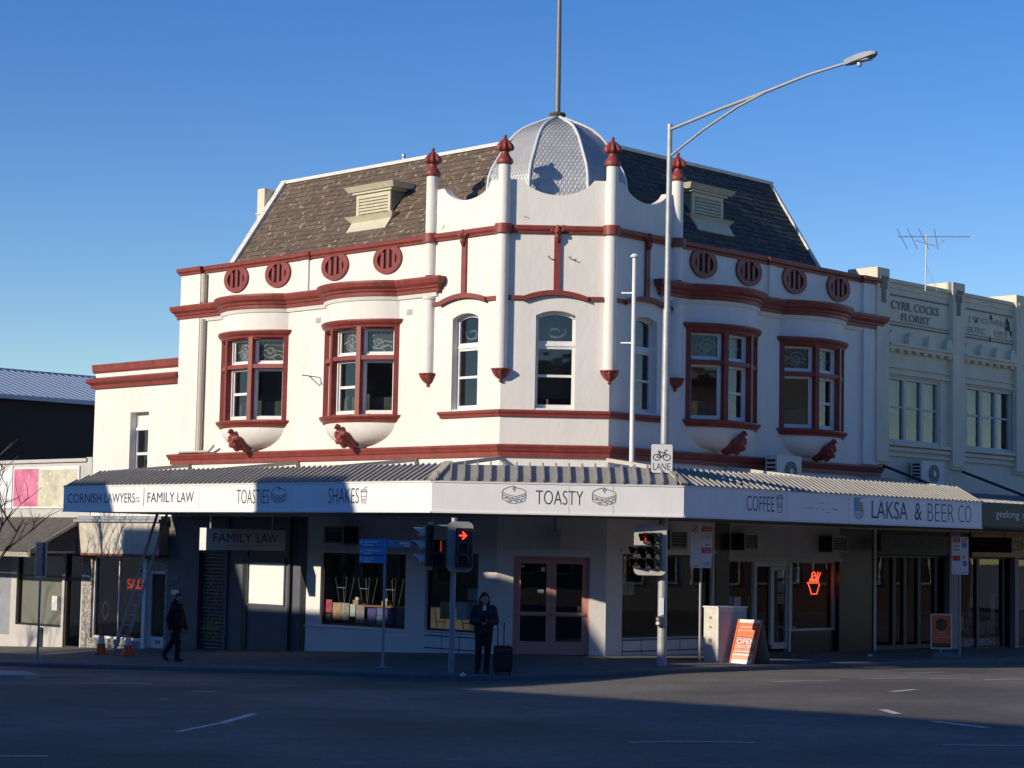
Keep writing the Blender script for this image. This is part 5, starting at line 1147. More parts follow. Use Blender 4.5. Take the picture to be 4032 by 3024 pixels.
F3 = at(sx-.27, sy-.06, radians(-18))        # pedestrian lantern
for z, mt_ in ((2.5, SIGREDD), (2.19, LENS)):
    mb = MB(); mb.ring(F3, -.15, .15, z-.14, z+.14, .02, .02, .2); mb.box(F3, -.15, .15, -.02, .02, z-.14, z+.14); hh = mb.build('pedestrian_lantern', HOUS, tl)
    if mt_ is SIGREDD: strokes(F3, [[(.5, 0), (.5, .7)], [(.5, .85), (.5, 1)]], -.08, .08, z-.1, z+.1, .024, .035, mat('red_man_dim', (.4, .02, .02), .4, emit=(1, .05, .04), estr=.35), hh, 'red_figure')
mb = MB(); mb.bar(F2(0, -.02, 2.95), V3((sx, sy, 2.95)), .035); mb.bar(F2(0, -.02, 2.08), V3((sx, sy, 2.08)), .035); mb.bar(F3(0, -.02, 2.6), V3((sx, sy, 2.6)), .03); mb.build('mounting_arm', BOARDG, tl)

# --- blue finger post
bx, by = -2.75, 44.21; bz = foot_z(bx, by)
fp = thing('finger_post', 'blue direction sign post with stacked blue finger boards near the kerb', 'sign', (bx, by, bz))
mb = MB(); mb.tube([V3((bx, by, bz)), V3((bx, by, 2.62))], .03, 10); mb.build('post', GREYP, fp)
mb = MB(); mb.lathe((bx, by, bz), [(.14, 0), (.14, .02), (.05, .03), (.04, .06)], 12); mb.build('base_plate', GALV, fp)
F = at(bx-.02, by-.03, -.08)
mb = MB(); mb.box(F, -.01, .05, -.03, .03, 2.08, 2.66); mb.build('sleeve', SIGNB, fp)
for z0, z1, lines in ((2.46, 2.63, ((.2, .72, .1), (.16, .55, .035))), (2.28, 2.44, ((.18, .85, .09), (.2, .5, .03))), (2.10, 2.26, ((.18, .6, .09), (.18, .5, .03)))):
    mb = MB(); mb.box(F, -.56, -.01, -.012, .012, z0, z1); bo_ = mb.build('finger_board', SIGNB, fp)
    for a_, b_, zz_ in lines: mb = MB(); mb.box(F, -.56+.55*a_, -.56+.55*b_, .0135, .016, z0+zz_-.012, z0+zz_+.022); mb.build('board_print', SIGNBT, bo_)
    mb = MB(); mb.box(F, -.54, -.5, .0135, .016, z0+.05, z0+.12); mb.build('board_arrow', SIGNBT, bo_)
F = at(bx+.04, by-.02, .55); mb = MB(); mb.box(F, .0, .62, -.012, .012, 2.46, 2.62); bo_ = mb.build('finger_board', SIGNB, fp)
for a_, b_, z in ((.3, .55, 2.555), (.42, .56, 2.5)): mb = MB(); mb.box(F, a_, b_, .0135, .016, z-.02, z+.02); mb.build('board_print', SIGNW, bo_)
F = at(bx+.04, by-.02, .95); mb = MB(); mb.box(F, .62, .9, -.04, -.02, 2.46, 2.61); mb.build('finger_board', mat('dark_board_back', (.02, .03, .06), .5), fp)

# --- parking signs
def parking(x, y, z0, z1, w, ang, label, spec, nm='parking_sign'):
    b = foot_z(x, y); o = thing(nm, label, 'sign', (x, y, b)); F = at(x, y-.035, ang)
    mb = MB(); mb.tube([V3((x, y, b)), V3((x, y, z1-.03))], .03, 10); mb.build('post', GALV, o)
    plate(F, -w/2, w/2, z0, z1, 0, .008, .04, SIGNW, o, 'sign_face')
    for kind, u0, u1, v0, v1, arg in spec:
        a_, b_ = -w/2+w*u0, -w/2+w*u1; c_, d_ = z0+(z1-z0)*v0, z0+(z1-z0)*v1
        if kind == 'r':
            mb = MB(); mb.box(F, a_, b_, .0085, .0105, c_, d_); mb.build('sign_print', arg, o)
        else: text(kind, F, a_, b_, c_, d_, .0125, arg, o)
    return o
px, py = 4.43, 45.75
o = parking(px, py, 2.12, 3.12, .5, .1, 'parking sign with red LOADING ZONE panels beside the pale kiosk', [('r', .52, .98, .84, .965, SIGNR), ('LOADING', .56, .94, .915, .95, SIGNW), ('ZONE', .6, .9, .86, .9, SIGNW), ('10 MIN', .6, .9, .78, .81, SIGNR), ('7.30-9', .6, .92, .68, .73, INK), ('r', .68, .92, .53, .55, SIGNB), ('r', .53, .97, .34, .47, SIGNR), ('TAXI', .6, .92, .41, .455, SIGNW), ('ZONE', .6, .92, .355, .395, SIGNW), ('r', .6, .94, .04, .14, SIGNBT), ('r', .15, .4, .035, .05, SIGNR), ('r', .495, .505, .02, .98, FSEAM)])
F = at(px, py-.035, .1); strokes(F, [[(.5+.5*cos(t), .5+.5*sin(t)) for t in th], [(.2, .2), (.8, .8)], [(.35, .7), (.6, .6), (.5, .3)]], -.22, -.07, 2.94, 3.09, .0105, .014, INK, o, 'round_symbol')
parking(12.05, 53.0, 2.02, 3.02, .47, .15, 'two panel parking sign with blue symbols in front of the dark right hand shops', [('r', .06, .5, .85, .98, SIGNR), ('NO', .12, .44, .87, .95, SIGNW), ('2P', .58, .94, .87, .97, INK), ('r', .62, .9, .72, .84, SIGNB), ('r', .1, .45, .74, .77, INKM), ('r', .1, .45, .64, .67, INKM), ('r', .06, .5, .36, .5, SIGNR), ('P', .66, .8, .4, .5, INK), ('r', .66, .9, .22, .36, SIGNB), ('r', .12, .3, .05, .07, INKM), ('r', .6, .9, .05, .07, INKM)])
gx, gy = -12.1, 51.4
parking(gx, gy, 1.5, 2.42, .33, .75, 'grey backed street sign on a thin post near the left picture edge', [('r', .05, .95, .03, .97, mat('grey_sign_back', (.25, .26, .27), .6)), ('r', .6, .85, .03, .97, mat('bluish_strip', (.12, .13, .2), .6))], 'street_sign')

# --- kiosk cabinet and sandwich boards
kz = foot_z(4.9, 46.2)
kc = thing('street_cabinet', 'grubby white street cabinet beside the parking sign', 'cabinet', (4.95, 46.4, kz))
K = Fr((4.92, 46.09, 0), dC, nC)
CABM = mat('stained_cabinet_white', (.70, .67, .60), .7, .25, 5, col3=(.36, .33, .27), thr=.62)
mb = MB(); mb.box(K, 0, 1.0, -.47, 0, kz, 1.2); mb.build('body', CABM, kc)
mb = MB(); mb.box(K, -.02, 1.02, -.49, .02, 1.2, 1.235); mb.build('lid', SIGNW, kc)
KL = Fr(K(0, -.47, 0), nC, -dC)
mb = MB(); mb.box(KL, .385, .425, -.01, .014, kz+.03, 1.17); mb.build('door_edge', SWHITE, kc)
for z in (.97, .75, .45): disc(KL, .2, z, .03 if z > .5 else .045, .001, mat('cabinet_stain', (.25, .23, .17), .8), kc, 'lock_plate')
mb = MB(); mb.box(K, .04, .96, .001, .008, kz+.1, 1.12); mb.build('side_door', mat('faded_pink_poster', (.5, .33, .33), .7, .4, 4, col2=(.42, .42, .46)), kc)
bz = foot_z(5.45, 46.3)
sb = thing('sandwich_board', 'orange and white OPEN sandwich board standing in the sun by the cabinet', 'sandwich board', (5.45, 46.1, bz))
SB = Fr((5.40, 45.90, 0), nC, -dC)
class Tilt:                                # leaning plane: z runs up the board
    def __init__(s, F, lean): s.P, s.u, s.n, s.F, s.l = F.P, F.u, F.n, F, lean
    def __call__(s, a, d, z): return s.F(a, d*cos(s.l)-(z-bz)*sin(s.l), bz+(z-bz)*cos(s.l)+d*sin(s.l))
TB = Tilt(SB, .32); zt = bz+1.06
mb = MB(); mb.box(TB, -.33, .33, -.02, 0, bz, zt); mb.build('front_panel', SIGNW, sb)
for z0, z1, m_ in ((.80, .98, ORANGEP), (.66, .79, ORANGEP), (.62, .655, mat('maroon_print', (.35, .06, .04), .5)), (.30, .61, mat('orange_brown_print', (.55, .16, .07), .5)), (.24, .28, ORANGEP), (.10, .2, mat('peach_print', (.75, .36, .24), .5))):
    mb = MB(); mb.box(TB, -.31, .31, .0005, .004, bz+z0, bz+z1); mb.build('board_print', m_, sb)
for t_, a_, b_, z0, z1 in (('OPEN', -.19, .2, .47, .59), ('GROCERY', -.2, .2, .37, .45), ('DELIVERY', -.19, .18, .315, .35), ('INFORMATION', -.17, .17, .85, .9)):
    text(t_, TB, a_*1.35, b_*1.35, bz+z0, bz+z1, .006, SIGNW, sb, off=.01 if len(t_) < 8 else 0)
TB2 = Tilt(Fr(SB(0, -.69, 0), SB.u, SB.n), -.32)
mb = MB(); mb.box(TB2, -.33, .33, 0, .02, bz, zt); mb.build('back_panel', mat('grey_board_back', (.2, .19, .17), .7), sb)
mb = MB(); mb.bar(TB(-.32, .006, bz), TB(-.32, .006, zt), .03, .03); mb.build('side_rail', ORANGEP, sb); mb = MB(); mb.bar(TB(.32, .006, bz), TB(.32, .006, zt), .03, .03); mb.build('side_rail', ORANGEP, sb)
ob_ = thing('poster_stand', 'orange food poster stand in front of the dark right hand shop doors', 'sign', (11.55, 53.0, foot_z(11.55, 53)))
oz = foot_z(11.55, 53); F = at(11.56, 53, .15)
plate(F, -.3, .3, oz+.2, oz+1.13, -.02, .03, .03, SIGNW, ob_, 'poster_frame')
mb = MB(); mb.box(F, -.265, .265, .011, .014, oz+.24, oz+1.1); mb.build('poster', ORANGEP, ob_)
disc(F, 0, oz+.85, .16, .015, mat('noodle_bowl_photo', (.18, .11, .06), .6, .7, 14, col2=(.03, .02, .015)), ob_, 'bowl_photo'); mb = MB(); mb.box(F, -.26, .26, .0145, .018, oz+.24, oz+.36); mb.build('food_photo', mat('food_photo_brown', (.2, .09, .05), .6, .6, 16), ob_)
for z, w_ in ((.62, .26), (.57, .22), (.5, .45)): mb = MB(); mb.box(F, -w_/2, w_/2, .0145, .017, oz+z, oz+z+.025); mb.build('poster_print', mat('peach_print', (.75, .36, .24), .5), ob_)
mb = MB(); mb.hexa([F(-.42, -.3, oz), F(.42, -.3, oz), F(.42, .45, oz), F(-.42, .45, oz), F(-.28, -.15, oz+.1), F(.28, -.15, oz+.1), F(.3, .2, oz+.1), F(-.3, .2, oz+.1)]); mb.build('base', mat('grey_rubber_base', (.2, .21, .23), .7), ob_)
mb = MB(); mb.box(F, -.03, .03, -.03, -.015, oz+.05, oz+.25); mb.build('upright', GALV, ob_)

# --- cones
def cone(x, y, label):
    z = foot_z(x, y); o = thing('traffic_cone', label, 'traffic cone', (x, y, z), 'cones guarding the ladder'); P = (x, y, z)
    mb = MB(); mb.prism(Fr(P, (1, 0, 0), (0, 0, 1)), [(-.19, 0)], 0, 0) if 0 else None
    F = at(x, y, .3); mb.box(F, -.19, .19, -.19, .19, z, z+.045); mb.build('base', ORANGE, o)
    mb = MB(); mb.lathe(P, [(.15, .045), (.105, .29), (.068, .5), (.03, .70), (.026, .72)], 18); mb.build('body', ORANGE, o, smooth=True)
    mb = MB(); mb.lathe(P, [(.109, .29), (.072, .5)], 18); mb.build('white_band', SIGNW, o, smooth=True)
cone(-11.18, 54.9, 'orange traffic cone with white band, the farther one left of the ladder foot'); cone(-10.18, 53.54, 'orange traffic cone with white band, the nearer one right of the ladder foot')
# --- ladder
ld = thing('ladder', 'steel extension ladder leaning on the rear sign board under the awning end', 'ladder', A(13.5, 1.5, foot_z(*A(13.5, 1.5, 0).xy)))
bA, bB = A(13.5, 1.45, 0), A(13.05, 1.45, 0); zb_ = foot_z(bA.x, bA.y)
tA, tB = A(12.62, .75, 3.3), A(12.17, .75, 3.3)
LM = mat('ladder_alloy', (.55, .54, .5), .5, .2, 9, metal=.4); bA.z = zb_; bB.z = zb_
mb = MB(); mb.bar(bA, tA, .04, .07); mb.build('rail', LM, ld); mb = MB(); mb.bar(bB, tB, .04, .07); mb.build('rail', LM, ld)
for k in range(13):
    t = .05+k*.073; mb = MB(); mb.tube([bA+(tA-bA)*t, bB+(tB-bB)*t], .016, 6); mb.build('rung', LM, ld)

# --- rooftop antennas
an = thing('antenna', 'spindly television antenna on a mast behind the cream building parapet', 'antenna', (11.85, 56.5, 10.1))
F = at(11.85, 56.5, 0)
mb = MB(); mb.tube([F(0, 0, 10.1), F(.03, 0, 11.72)], .02, 6); mb.tube([F(0, 0, 10.9), F(.35, 0, 10.1)], .008, 5); mb.build('mast', GALV, an)
mb = MB(); mb.tube([F(-.84, .2, 11.63), F(1.35, -.3, 11.75)], .014, 6); mb.tube([F(-.3, .1, 11.55), F(.3, 0, 11.4), F(.55, 0, 11.6)], .01, 5); mb.build('boom', GALV, an)
for x in (-.65, -.35, -.02, .25): mb = MB(); mb.tube([F(x-.06-.22*(1 if x < .1 else .2), .5, 11.83), F(x+.22, -.5, 11.4)], .009, 5); mb.build('element', GALV, an)
for k in range(9): x = .45+k*.1; mb = MB(); mb.tube([F(x, .0, 11.75), F(x+.02, 0, 11.66)], .007, 4); mb.build('director', GALV, an)
a2 = thing('antenna', 'tiny distant antenna bars against the sky beside the left pier', 'antenna', A(13.6, -14, 8.2))
mb = MB(); q = A(14.4, -6, 0); mb.tube([A(13.9, -6, 9.2), A(12.7, -6, 9.2)], .012, 5); mb.build('boom', GALV, a2); mb = MB(); mb.tube([A(13.6, -6, 9.08), A(12.7, -6, 9.08)], .01, 5); mb.tube([A(12.75, -6, 7.0), A(12.75, -6, 9.3)], .02, 5); mb.build('mast', GALV, a2)
# --- white standpipe by the right turret face
wp = thing('vent_pole', 'slim white standoff pole with a cap beside the right turret window', 'pole', C(.28, .5, 4.3))
mb = MB(); mb.tube([C(.28, .5, 4.1), C(.28, .5, 9.5)], [.062, .05], 12); mb.build('pipe', SWHITE, wp, smooth=True)
mb = MB(); mb.lathe(C(.28, .5, 9.48), [(.1, 0), (.105, .03), (.06, .08), (.01, .09)], 12); mb.build('cap', SWHITE, wp, smooth=True)
for z in (8.62, 7.42): mb = MB(); mb.bar(C(.28, .5, z), C(.1, .0, z+.02), .03); mb.build('bracket', SWHITE, wp)

# --- air conditioners
def split_ac(F, s0, s1, d0, d1, z0, z1, label):
    o = thing('air_conditioner', label, 'air conditioner', F((s0+s1)/2, (d0+d1)/2, z0), 'outdoor air conditioner units')
    mb = MB(); mb.box(F, s0, s1, d0, d1, z0, z1); mb.build('casing', mat('ac_white', (.6, .59, .56), .5, .12, 4), o)
    c = (s0+s1)/2+.06; r = min(.26, (z1-z0)*.4)
    disc(F, c, (z0+z1)/2, r, d1+.001, BLACK, o, 'fan_opening', 24)
    strokes(F, [[(.5+.5*k/4*cos(t), .5+.5*k/4*sin(t)) for t in th] for k in (1, 2, 3, 4)]+[[(.5, .5), (.5+.5*cos(t), .5+.5*sin(t))] for t in th[::2]], c-r, c+r, (z0+z1)/2-r, (z0+z1)/2+r, d1+.016, .012, mat('ac_grille', (.4, .4, .38), .5), o, 'fan_guard')
    disc(F, c, (z0+z1)/2, r*.32, d1+.017, mat('ac_white', (.6, .59, .56), .5), o, 'fan_hub')
    for k in range(6): mb = MB(); mb.box(F, s0-.008, s0-.001, d0+.05, d1-.05, z0+.06+k*(z1-z0)/7, z0+.12+k*(z1-z0)/7); mb.build('side_grille', BLACK, o)
    mb = MB(); mb.box(F, s0+.1, s0+.2, d0, d1, z0-.1, z0); mb.box(F, s1-.2, s1-.1, d0, d1, z0-.1, z0); mb.build('foot_rail', GALV, o)
split_ac(C, 5.7, 6.75, .35, .72, 4.2, 5.0, 'outdoor air conditioner unit on the awning below the right bow windows')
split_ac(C, 12.75, 13.9, .15, .5, 4.48, 5.17, 'outdoor air conditioner unit on the cream building wall')
def wall_ac(F, s0, s1, z0, z1, d1, label):
    o = thing('window_air_conditioner', label, 'air conditioner', F((s0+s1)/2, .2, z0), 'box air conditioners above the shop windows')
    mb = MB(); mb.box(F, s0, s1, -.01, d1-.03, z0, z1); mb.build('casing', BLACK, o)
    mb = MB(); mb.ring(F, s0, s1, z0, z1, .035, d1-.03, d1); mb.build('face_frame', mat('grubby_ac_frame', (.4, .38, .33), .6), o)
    for k in range(5): mb = MB(); mb.box(F, s0+.04, s1-.04, d1-.029, d1-.015, z0+.05+k*(z1-z0-.08)/5, z0+.075+k*(z1-z0-.08)/5); mb.build('louvre', STEELD, o)
wall_ac(A, 5.0, 5.75, 2.53, 2.95, .5, 'box air conditioner above the poster filled shop window on the left wing')
wall_ac(C, 1.75, 2.4, 2.55, 2.98, .5, 'box air conditioner above the shop window right of the salmon doors')
wall_ac(C, 4.75, 5.3, 2.55, 2.97, .45, 'box air conditioner above the left end of the recessed shop')
wall_ac(C, 8.55, 9.25, 2.55, 2.97, .45, 'box air conditioner above the neon bowl window')

# --- neon signs
ne = thing('neon_sign', 'glowing red neon bowl sign hanging in the right shop window', 'neon sign', C(8.93, -.42, 1.4))
N_ = Fr(C(0, -.42, 0), C.u, C.n)
lines = [[(.15, .5), (.85, .5), (.8, .66), (.2, .66), (.15, .5)], [(.2, .58), (.8, .58)], [(.3, .68), (.35, .92), (.5, .97), (.62, .9), (.65, .68)], [(.4, .75), (.55, .85)], [(.72, .66), (.8, .98)], [(.8, .66), (1, .95)], [(.08, .45), (.22, .2), (.3, .02)], [(.92, .45), (.8, .2), (.7, .02)], [(.3, .02), (.7, .02)], [(0, .52), (.1, .44)], [(.25, .62), (.75, .62)]]
mb = MB()
for L in lines: mb.tube([N_(8.62+.6*x, 0, 1.4+.62*y) for x, y in L], .016, 6)
mb.build('tubes', NEON, ne); mb = MB(); mb.tube([N_(8.9, 0, 2.0), N_(8.9, 0, 2.9)], .006, 4); mb.build('hanging_wire', STEELD, ne)
n2 = thing('neon_sign', 'red illuminated SALE sign in the shop window behind the ladder', 'neon sign', A(15.2, -.35, 1.08))
mb = MB(); mb.box(A, 14.62, 15.66, -.42, -.4, 1.03, 1.42); mb.build('backing', BLACK, n2); text('SALE', A, 15.6, 14.7, 1.09, 1.37, -.385, mat('dim_red_led', (.5, .03, .02), .5, emit=(1, .04, .02), estr=.7), n2)

# ================================================================== window displays
def poster(F, s0, s1, z0, z1, d, col, label, col2=None):
    o = link('poster', MB_box(F, s0, s1, d-.012, d, z0, z1), mat('poster_col_%d_%d' % (int(s0*100), int(z0*100)), col, .6, .5, 7, col2=col2)); return tag(o, label, 'poster', 'posters in the shop windows')
def MB_box(F, *a):
    mb = MB(); mb.box(F, *a); me = bpy.data.meshes.new('poster'); me.from_pydata(mb.v, [], mb.f); return me
for i, (s0, s1, z0, z1, col, col2, lab) in enumerate((
    (6.53, 6.14, .74, 1.07, (.75, .2, .25), (.45, .02, .12), 'pink poster at the left end of the left wing shop window'),
    (6.47, 6.16, .53, .71, (.25, .22, .08), (.05, .04, .02), 'dark yellow poster below the pink one in the left wing shop window'),
    (6.10, 5.80, .56, 1.0, (.72, .55, .3), (.6, .25, .12), 'orange and yellow poster in the left wing shop window'),
    (5.79, 5.46, .56, 1.0, (.75, .72, .65), (.12, .06, .05), 'white poster with a dark figure in the left wing shop window'),
    (5.42, 5.22, .67, .98, (.72, .74, .7), (.5, .6, .6), 'small white poster in the left wing shop window'),
    (5.19, 4.87, .52, .96, (.5, .4, .45), (.3, .22, .22), 'mauve arched poster in the left wing shop window'),
    (4.74, 4.43, .50, .9, (.16, .12, .42), (.08, .06, .25), 'purple poster in the left wing shop window'),
    (4.39, 4.17, .72, .92, (.12, .12, .4), (.2, .2, .5), 'blue top half poster in the left wing shop window'),
    (4.39, 4.17, .50, .71, (.65, .66, .66), (.1, .15, .2), 'white lower half poster in the left wing shop window'),
    (4.08, 3.75, .52, .92, (.3, .18, .4), (.06, .03, .18), 'violet poster with a white corner in the left wing shop window'),
    (3.71, 3.40, .52, .93, (.2, .16, .14), (.05, .04, .04), 'brown poster at the right end of the left wing shop window'),
    (2.08, 1.74, .74, 1.15, (.5, .42, .12), (.12, .1, .06), 'yellow poster in the window behind the traffic signal post'),
    (1.51, 1.13, .74, 1.17, (.35, .45, .55), (.5, .55, .58), 'pale blue poster in the window behind the traffic signal post'),
    (1.12, .72, .76, 1.18, (.3, .26, .22), (.35, .3, .25), 'brown and red poster in the window left of the standing person'))):
    poster(A, s0, s1, z0, z1, -.16, col, lab, col2)
for F, s0, s1, z0, z1, lab in ((A, 1.13, .95, 1.22, 1.5, 'left blank notice sheet in the window left of the standing person'), (A, .93, .74, 1.22, 1.5, 'right blank notice sheet in the window left of the standing person'), (C, .74, .95, 1.42, 1.73, 'left blank notice sheet in the window right of the salmon doors'), (C, .98, 1.2, 1.42, 1.73, 'right blank notice sheet in the window right of the salmon doors')):
    poster(F, s0, s1, z0, z1, -.16, (.5, .54, .54), lab)
ct = thing('counter', 'wooden counter behind the posters in the left wing shop window', 'counter', A(4.9, -.5, -.3))
mb = MB(); mb.box(A, 3.3, 6.3, -.75, -.3, .93, .97); mb.build('counter_top', mat('pale_timber', (.4, .22, .1), .5, .3, 4), ct); mb = MB(); mb.box(A, 3.35, 6.25, -.7, -.35, -.4, .93); mb.build('counter_front', BLACK, ct)
for s, lab in ((5.42, 'left wooden napkin box on the window counter'), (4.32, 'right wooden napkin box on the window counter')):
    o = thing('napkin_box', lab, 'box', A(s, -.4, .97), 'napkin boxes on the counter'); mb = MB(); mb.box(A, s-.1, s+.1, -.5, -.34, .97, 1.09); mb.build('box_body', mat('box_timber', (.55, .33, .14), .6), o)
    blob('napkins', [(A(s, -.42, 1.1), .06, A(s+.03, -.4, 1.13), .04)], .02, SIGNW, o, 1)
for i, (s, lab) in enumerate(((6.1, 'upturned stool on the counter, leftmost'), (5.2, 'upturned stool on the counter, middle'), (4.2, 'upturned stool on the counter, rightmost'))):
    o = thing('stool', lab, 'stool', A(s, -.55, .97), 'upturned stools on the counter')
    mb = MB(); mb.tube([A(s, -.55, .975), A(s, -.55, 1.01)], .17, 14); mb.build('seat', BLACK, o)
    for dx, dy in ((-1, -1), (1, -1), (1, 1), (-1, 1)):
        mb = MB(); mb.tube([A(s+dx*.1, -.55+dy*.08, 1.0), A(s+dx*.22, -.55+dy*.13, 1.62), A(s+dx*.18, -.55+dy*.13, 1.66)], .008, 6); mb.build('leg', STEELD, o)
    mb = MB(); mb.tube([A(s-.16, -.44, 1.38), A(s+.16, -.44, 1.38)], .01, 6); mb.build('stretcher', GALV, o)
for s, lab in ((8.1, 'pale table legs seen through the neon bowl window'),):
    o = thing('table', lab, 'table', C(s, -1, -.2)); mb = MB(); mb.box(C, s-.4, s+.4, -1.3, -.7, .5, .54); mb.build('table_top', GWALL, o)
    for dx in (-.35, .35):
        for dy in (-1.25, -.75): mb = MB(); mb.tube([C(s+dx, dy, -.25), C(s+dx, dy, .5)], .02, 6); mb.build('leg', GWALL, o)
# window fan ornament and hall ornaments on the left
sg2 = thing('wreath', 'dark reddish wreath ornament hanging in the left shop window', 'ornament', A(16.45, -.3, .2)); q = A(16.45, -.25, .42)
blob('wreath_body', [(q+A.u*.15*cos(t)+V3((0, 0, .24*sin(t))), .045) for t in [i*2*pi/14 for i in range(14)]], .025, mat('wine_red', (.10, .03, .05), .7), sg2, 1)

# ================================================================== bare trees
def tree(x, y, label, h, seed, spread=.5, r0=.07, zb=None, first=.35):
    random.seed(seed); zb = foot_z(x, y) if zb is None else zb
    o = thing('bare_tree', label, 'tree', (x, y, zb), 'leafless street trees'); tr = MB(); br = MB()
    def grow(p, d, L, r, lev):
        n = 4; pts = [p]; q = V3(p); dd = V3(d)
        for i in range(n):
            dd = (dd+V3((random.uniform(-1, 1), random.uniform(-1, 1), random.uniform(-.4, .8)))*.14).normalized(); q = q+dd*L/n; pts.append(q)
        (tr if lev == 0 else br).tube(pts, [max(r*(1-.55*i/n), .004) for i in range(n+1)], 6 if lev < 2 else 4)
        if lev >= 4: return
        for k in range(3 if lev else 5):
            t = random.uniform(first if lev == 0 else .3, 1); i = min(int(t*n), n-1); s = pts[i]+(pts[i+1]-pts[i])*(t*n-i)
            a = random.uniform(0, 2*pi); side = V3((cos(a), sin(a), random.uniform(.2, .9)))
            grow(s, (dd*(1-spread)+side*spread*1.2).normalized(), L*random.uniform(.5, .75), r*.56, lev+1)
    grow(V3((x, y, zb)), V3((0, 0, 1)), h, r0, 0)
    tr.build('trunk', BARK, o, smooth=True); br.build('crown', BARK, o)
p = fromac(16.3, -4.4); tree(p.x, p.y, 'leafless street tree whose branches reach in at the left picture edge', 4.6, 11, .55, .11)
p = fromac(18.6, -13.0); tree(p.x, p.y, 'second leafless street tree, casting branch shadows on the blank sign board', 4.6, 23, .5, .11, zb=-1.2)
p = fromac(25, -16.5); tree(p.x, p.y, 'leafless plane tree across the left street, outside the picture', 6.0, 5, .55, .14, zb=-1.5)
random.seed(3)

# ================================================================== people
def person(name_label, x, y, z, face, build):
    o = thing('person', name_label, 'person', (x, y, z)); u = V3((cos(face), sin(face), 0)); n = V3((sin(face), -cos(face), 0))
    q = lambda a, d, h: V3((x, y, z))+u*a+n*d+V3((0, 0, h)); build(o, q); return o
def hand(q, wr, di, side):                  # palm and five bent fingers: wrist point, pointing direction (a, d, h), side
    wr, di, side = V3(wr), V3(di).normalized(), V3(side).normalized(); up = di.cross(side).normalized(); P = lambda v: q(*v)
    out = [(P(wr), .026, P(wr+di*.05), .030), (P(wr+di*.05+side*.022), .019, P(wr+di*.09+side*.03), .016), (P(wr+di*.05-side*.022), .019, P(wr+di*.09-side*.03), .016)]
    for k, (o_, L) in enumerate(((-.033, .06), (-.011, .072), (.011, .068), (.033, .052))):
        a = wr+di*.085+side*o_; b = a+di*L*.55+up*.01; c = b+di*L*.3+up*.03
        out += [(P(a), .0105, P(b), .0095), (P(b), .0095, P(c), .008)]
    a = wr+di*.025+side*.035; b = a+side*.03+di*.025+up*.01; c = b+di*.03+up*.01
    return out+[(P(a), .013, P(b), .011), (P(b), .011, P(c), .009)]
def standing(o, q):
    # leaning head, both hands to a phone at the belly
    legs = [((-.10, 0, .92), .085, (-.105, .0, .50), .062), ((-.105, 0, .50), .058, (-.12, -.02, .09), .042), ((.10, 0, .92), .085, (.085, .04, .50), .062), ((.085, .04, .50), .058, (.07, .0, .09), .042)]
    torso = [((-.07, 0, .96), .115, (-.08, -.01, 1.28), .115), ((.07, 0, .96), .115, (.08, -.01, 1.28), .115), ((-.17, -.01, 1.36), .07, (.17, -.01, 1.36), .07), ((0, -.005, 1.38), .06, (0, .03, 1.46), .052)]
    armL = [((-.20, -.01, 1.35), .058, (-.255, .02, 1.10), .046), ((-.255, .02, 1.10), .043, (-.085, .22, 1.10), .030)]
    armR = [((.20, -.01, 1.35), .058, (.255, .02, 1.10), .046), ((.255, .02, 1.10), .043, (.085, .22, 1.09), .030)]
    head = [((0, .055, 1.575), .088, (0, .035, 1.60), .09), ((0, .075, 1.52), .06), ((0, .10, 1.495), .035), ((0, .143, 1.548), .013, (0, .158, 1.53), .016), ((-.085, .04, 1.565), .02), ((.085, .04, 1.565), .02)]
    P = lambda L: [(q(*a[0]), a[1], q(*a[2]), a[3]) if len(a) == 4 else (q(*a[0]), a[1]) for a in L]
    feet = [((-.125, -.03, .045), .04, (-.15, .13, .035), .036), ((.07, -.03, .045), .04, (.085, .14, .035), .036)]
    hands = hand(q, (-.085, .22, 1.10), (.8, .25, .06), (0, .4, -1)) + hand(q, (.085, .22, 1.09), (-.8, .25, .06), (0, -.4, 1))
    b = blob('body', P(legs+torso+armL+armR+head+feet)+hands, .0095, SKIN, o, 3, keep=True)
    inf = lambda L, e: [tuple([a[0], a[1]+e]+([a[2], a[3]+e] if len(a) == 4 else [])) for a in L]
    blob('jacket', P(inf(torso[:3], .035)+inf(armL, .028)+inf(armR, .028)+[((0, -.02, 1.42), .095), ((-.05, .0, .90), .15, (.05, .0, .90), .15), ((0, -.06, 1.45), .09)]), .016, JACKET, b, 3)
    blob('trousers', P(inf(legs, .02)+[((0, 0, .9), .12)]), .016, TROU, b, 3)
    for ft in feet: blob('shoe', P(inf([ft], .014)), .012, SHOE, b, 2)
    blob('hair', P([((0, .0, 1.635), .098), ((0, .05, 1.665), .075), ((-.075, .0, 1.57), .055, (-.08, .01, 1.44), .045), ((.075, .0, 1.57), .055, (.08, .01, 1.44), .045), ((0, -.04, 1.56), .09, (0, -.06, 1.42), .07), ((-.07, .06, 1.62), .04), ((.07, .06, 1.62), .04)]), .014, HAIRM, b, 2)
    for sx_ in (-1, 1): blob('eye', P([((sx_*.033, .135, 1.572), .011)]), .005, HAIRM, b, 0)
    mb = MB(); mb.bar(q(-.025, .155, 1.505), q(.025, .155, 1.505), .008, .006); mb.build('mouth', CASER, b)
    mb = MB(); mb.bar(q(-.0, .118, 1.44), q(0, .135, 1.34), .07, .02); mb.build('shirt_collar', SHIRT, b)
mzx, mzy = -.50, 42.72; mz = foot_z(mzx, mzy)
mp = person('person in dark jacket and trousers standing head down over a phone by the signal post', mzx, mzy, mz, 0.05, standing)
ph = thing('phone', 'dark phone held in both hands by the standing person', 'phone', (mzx, mzy-.3, mz+1.1))
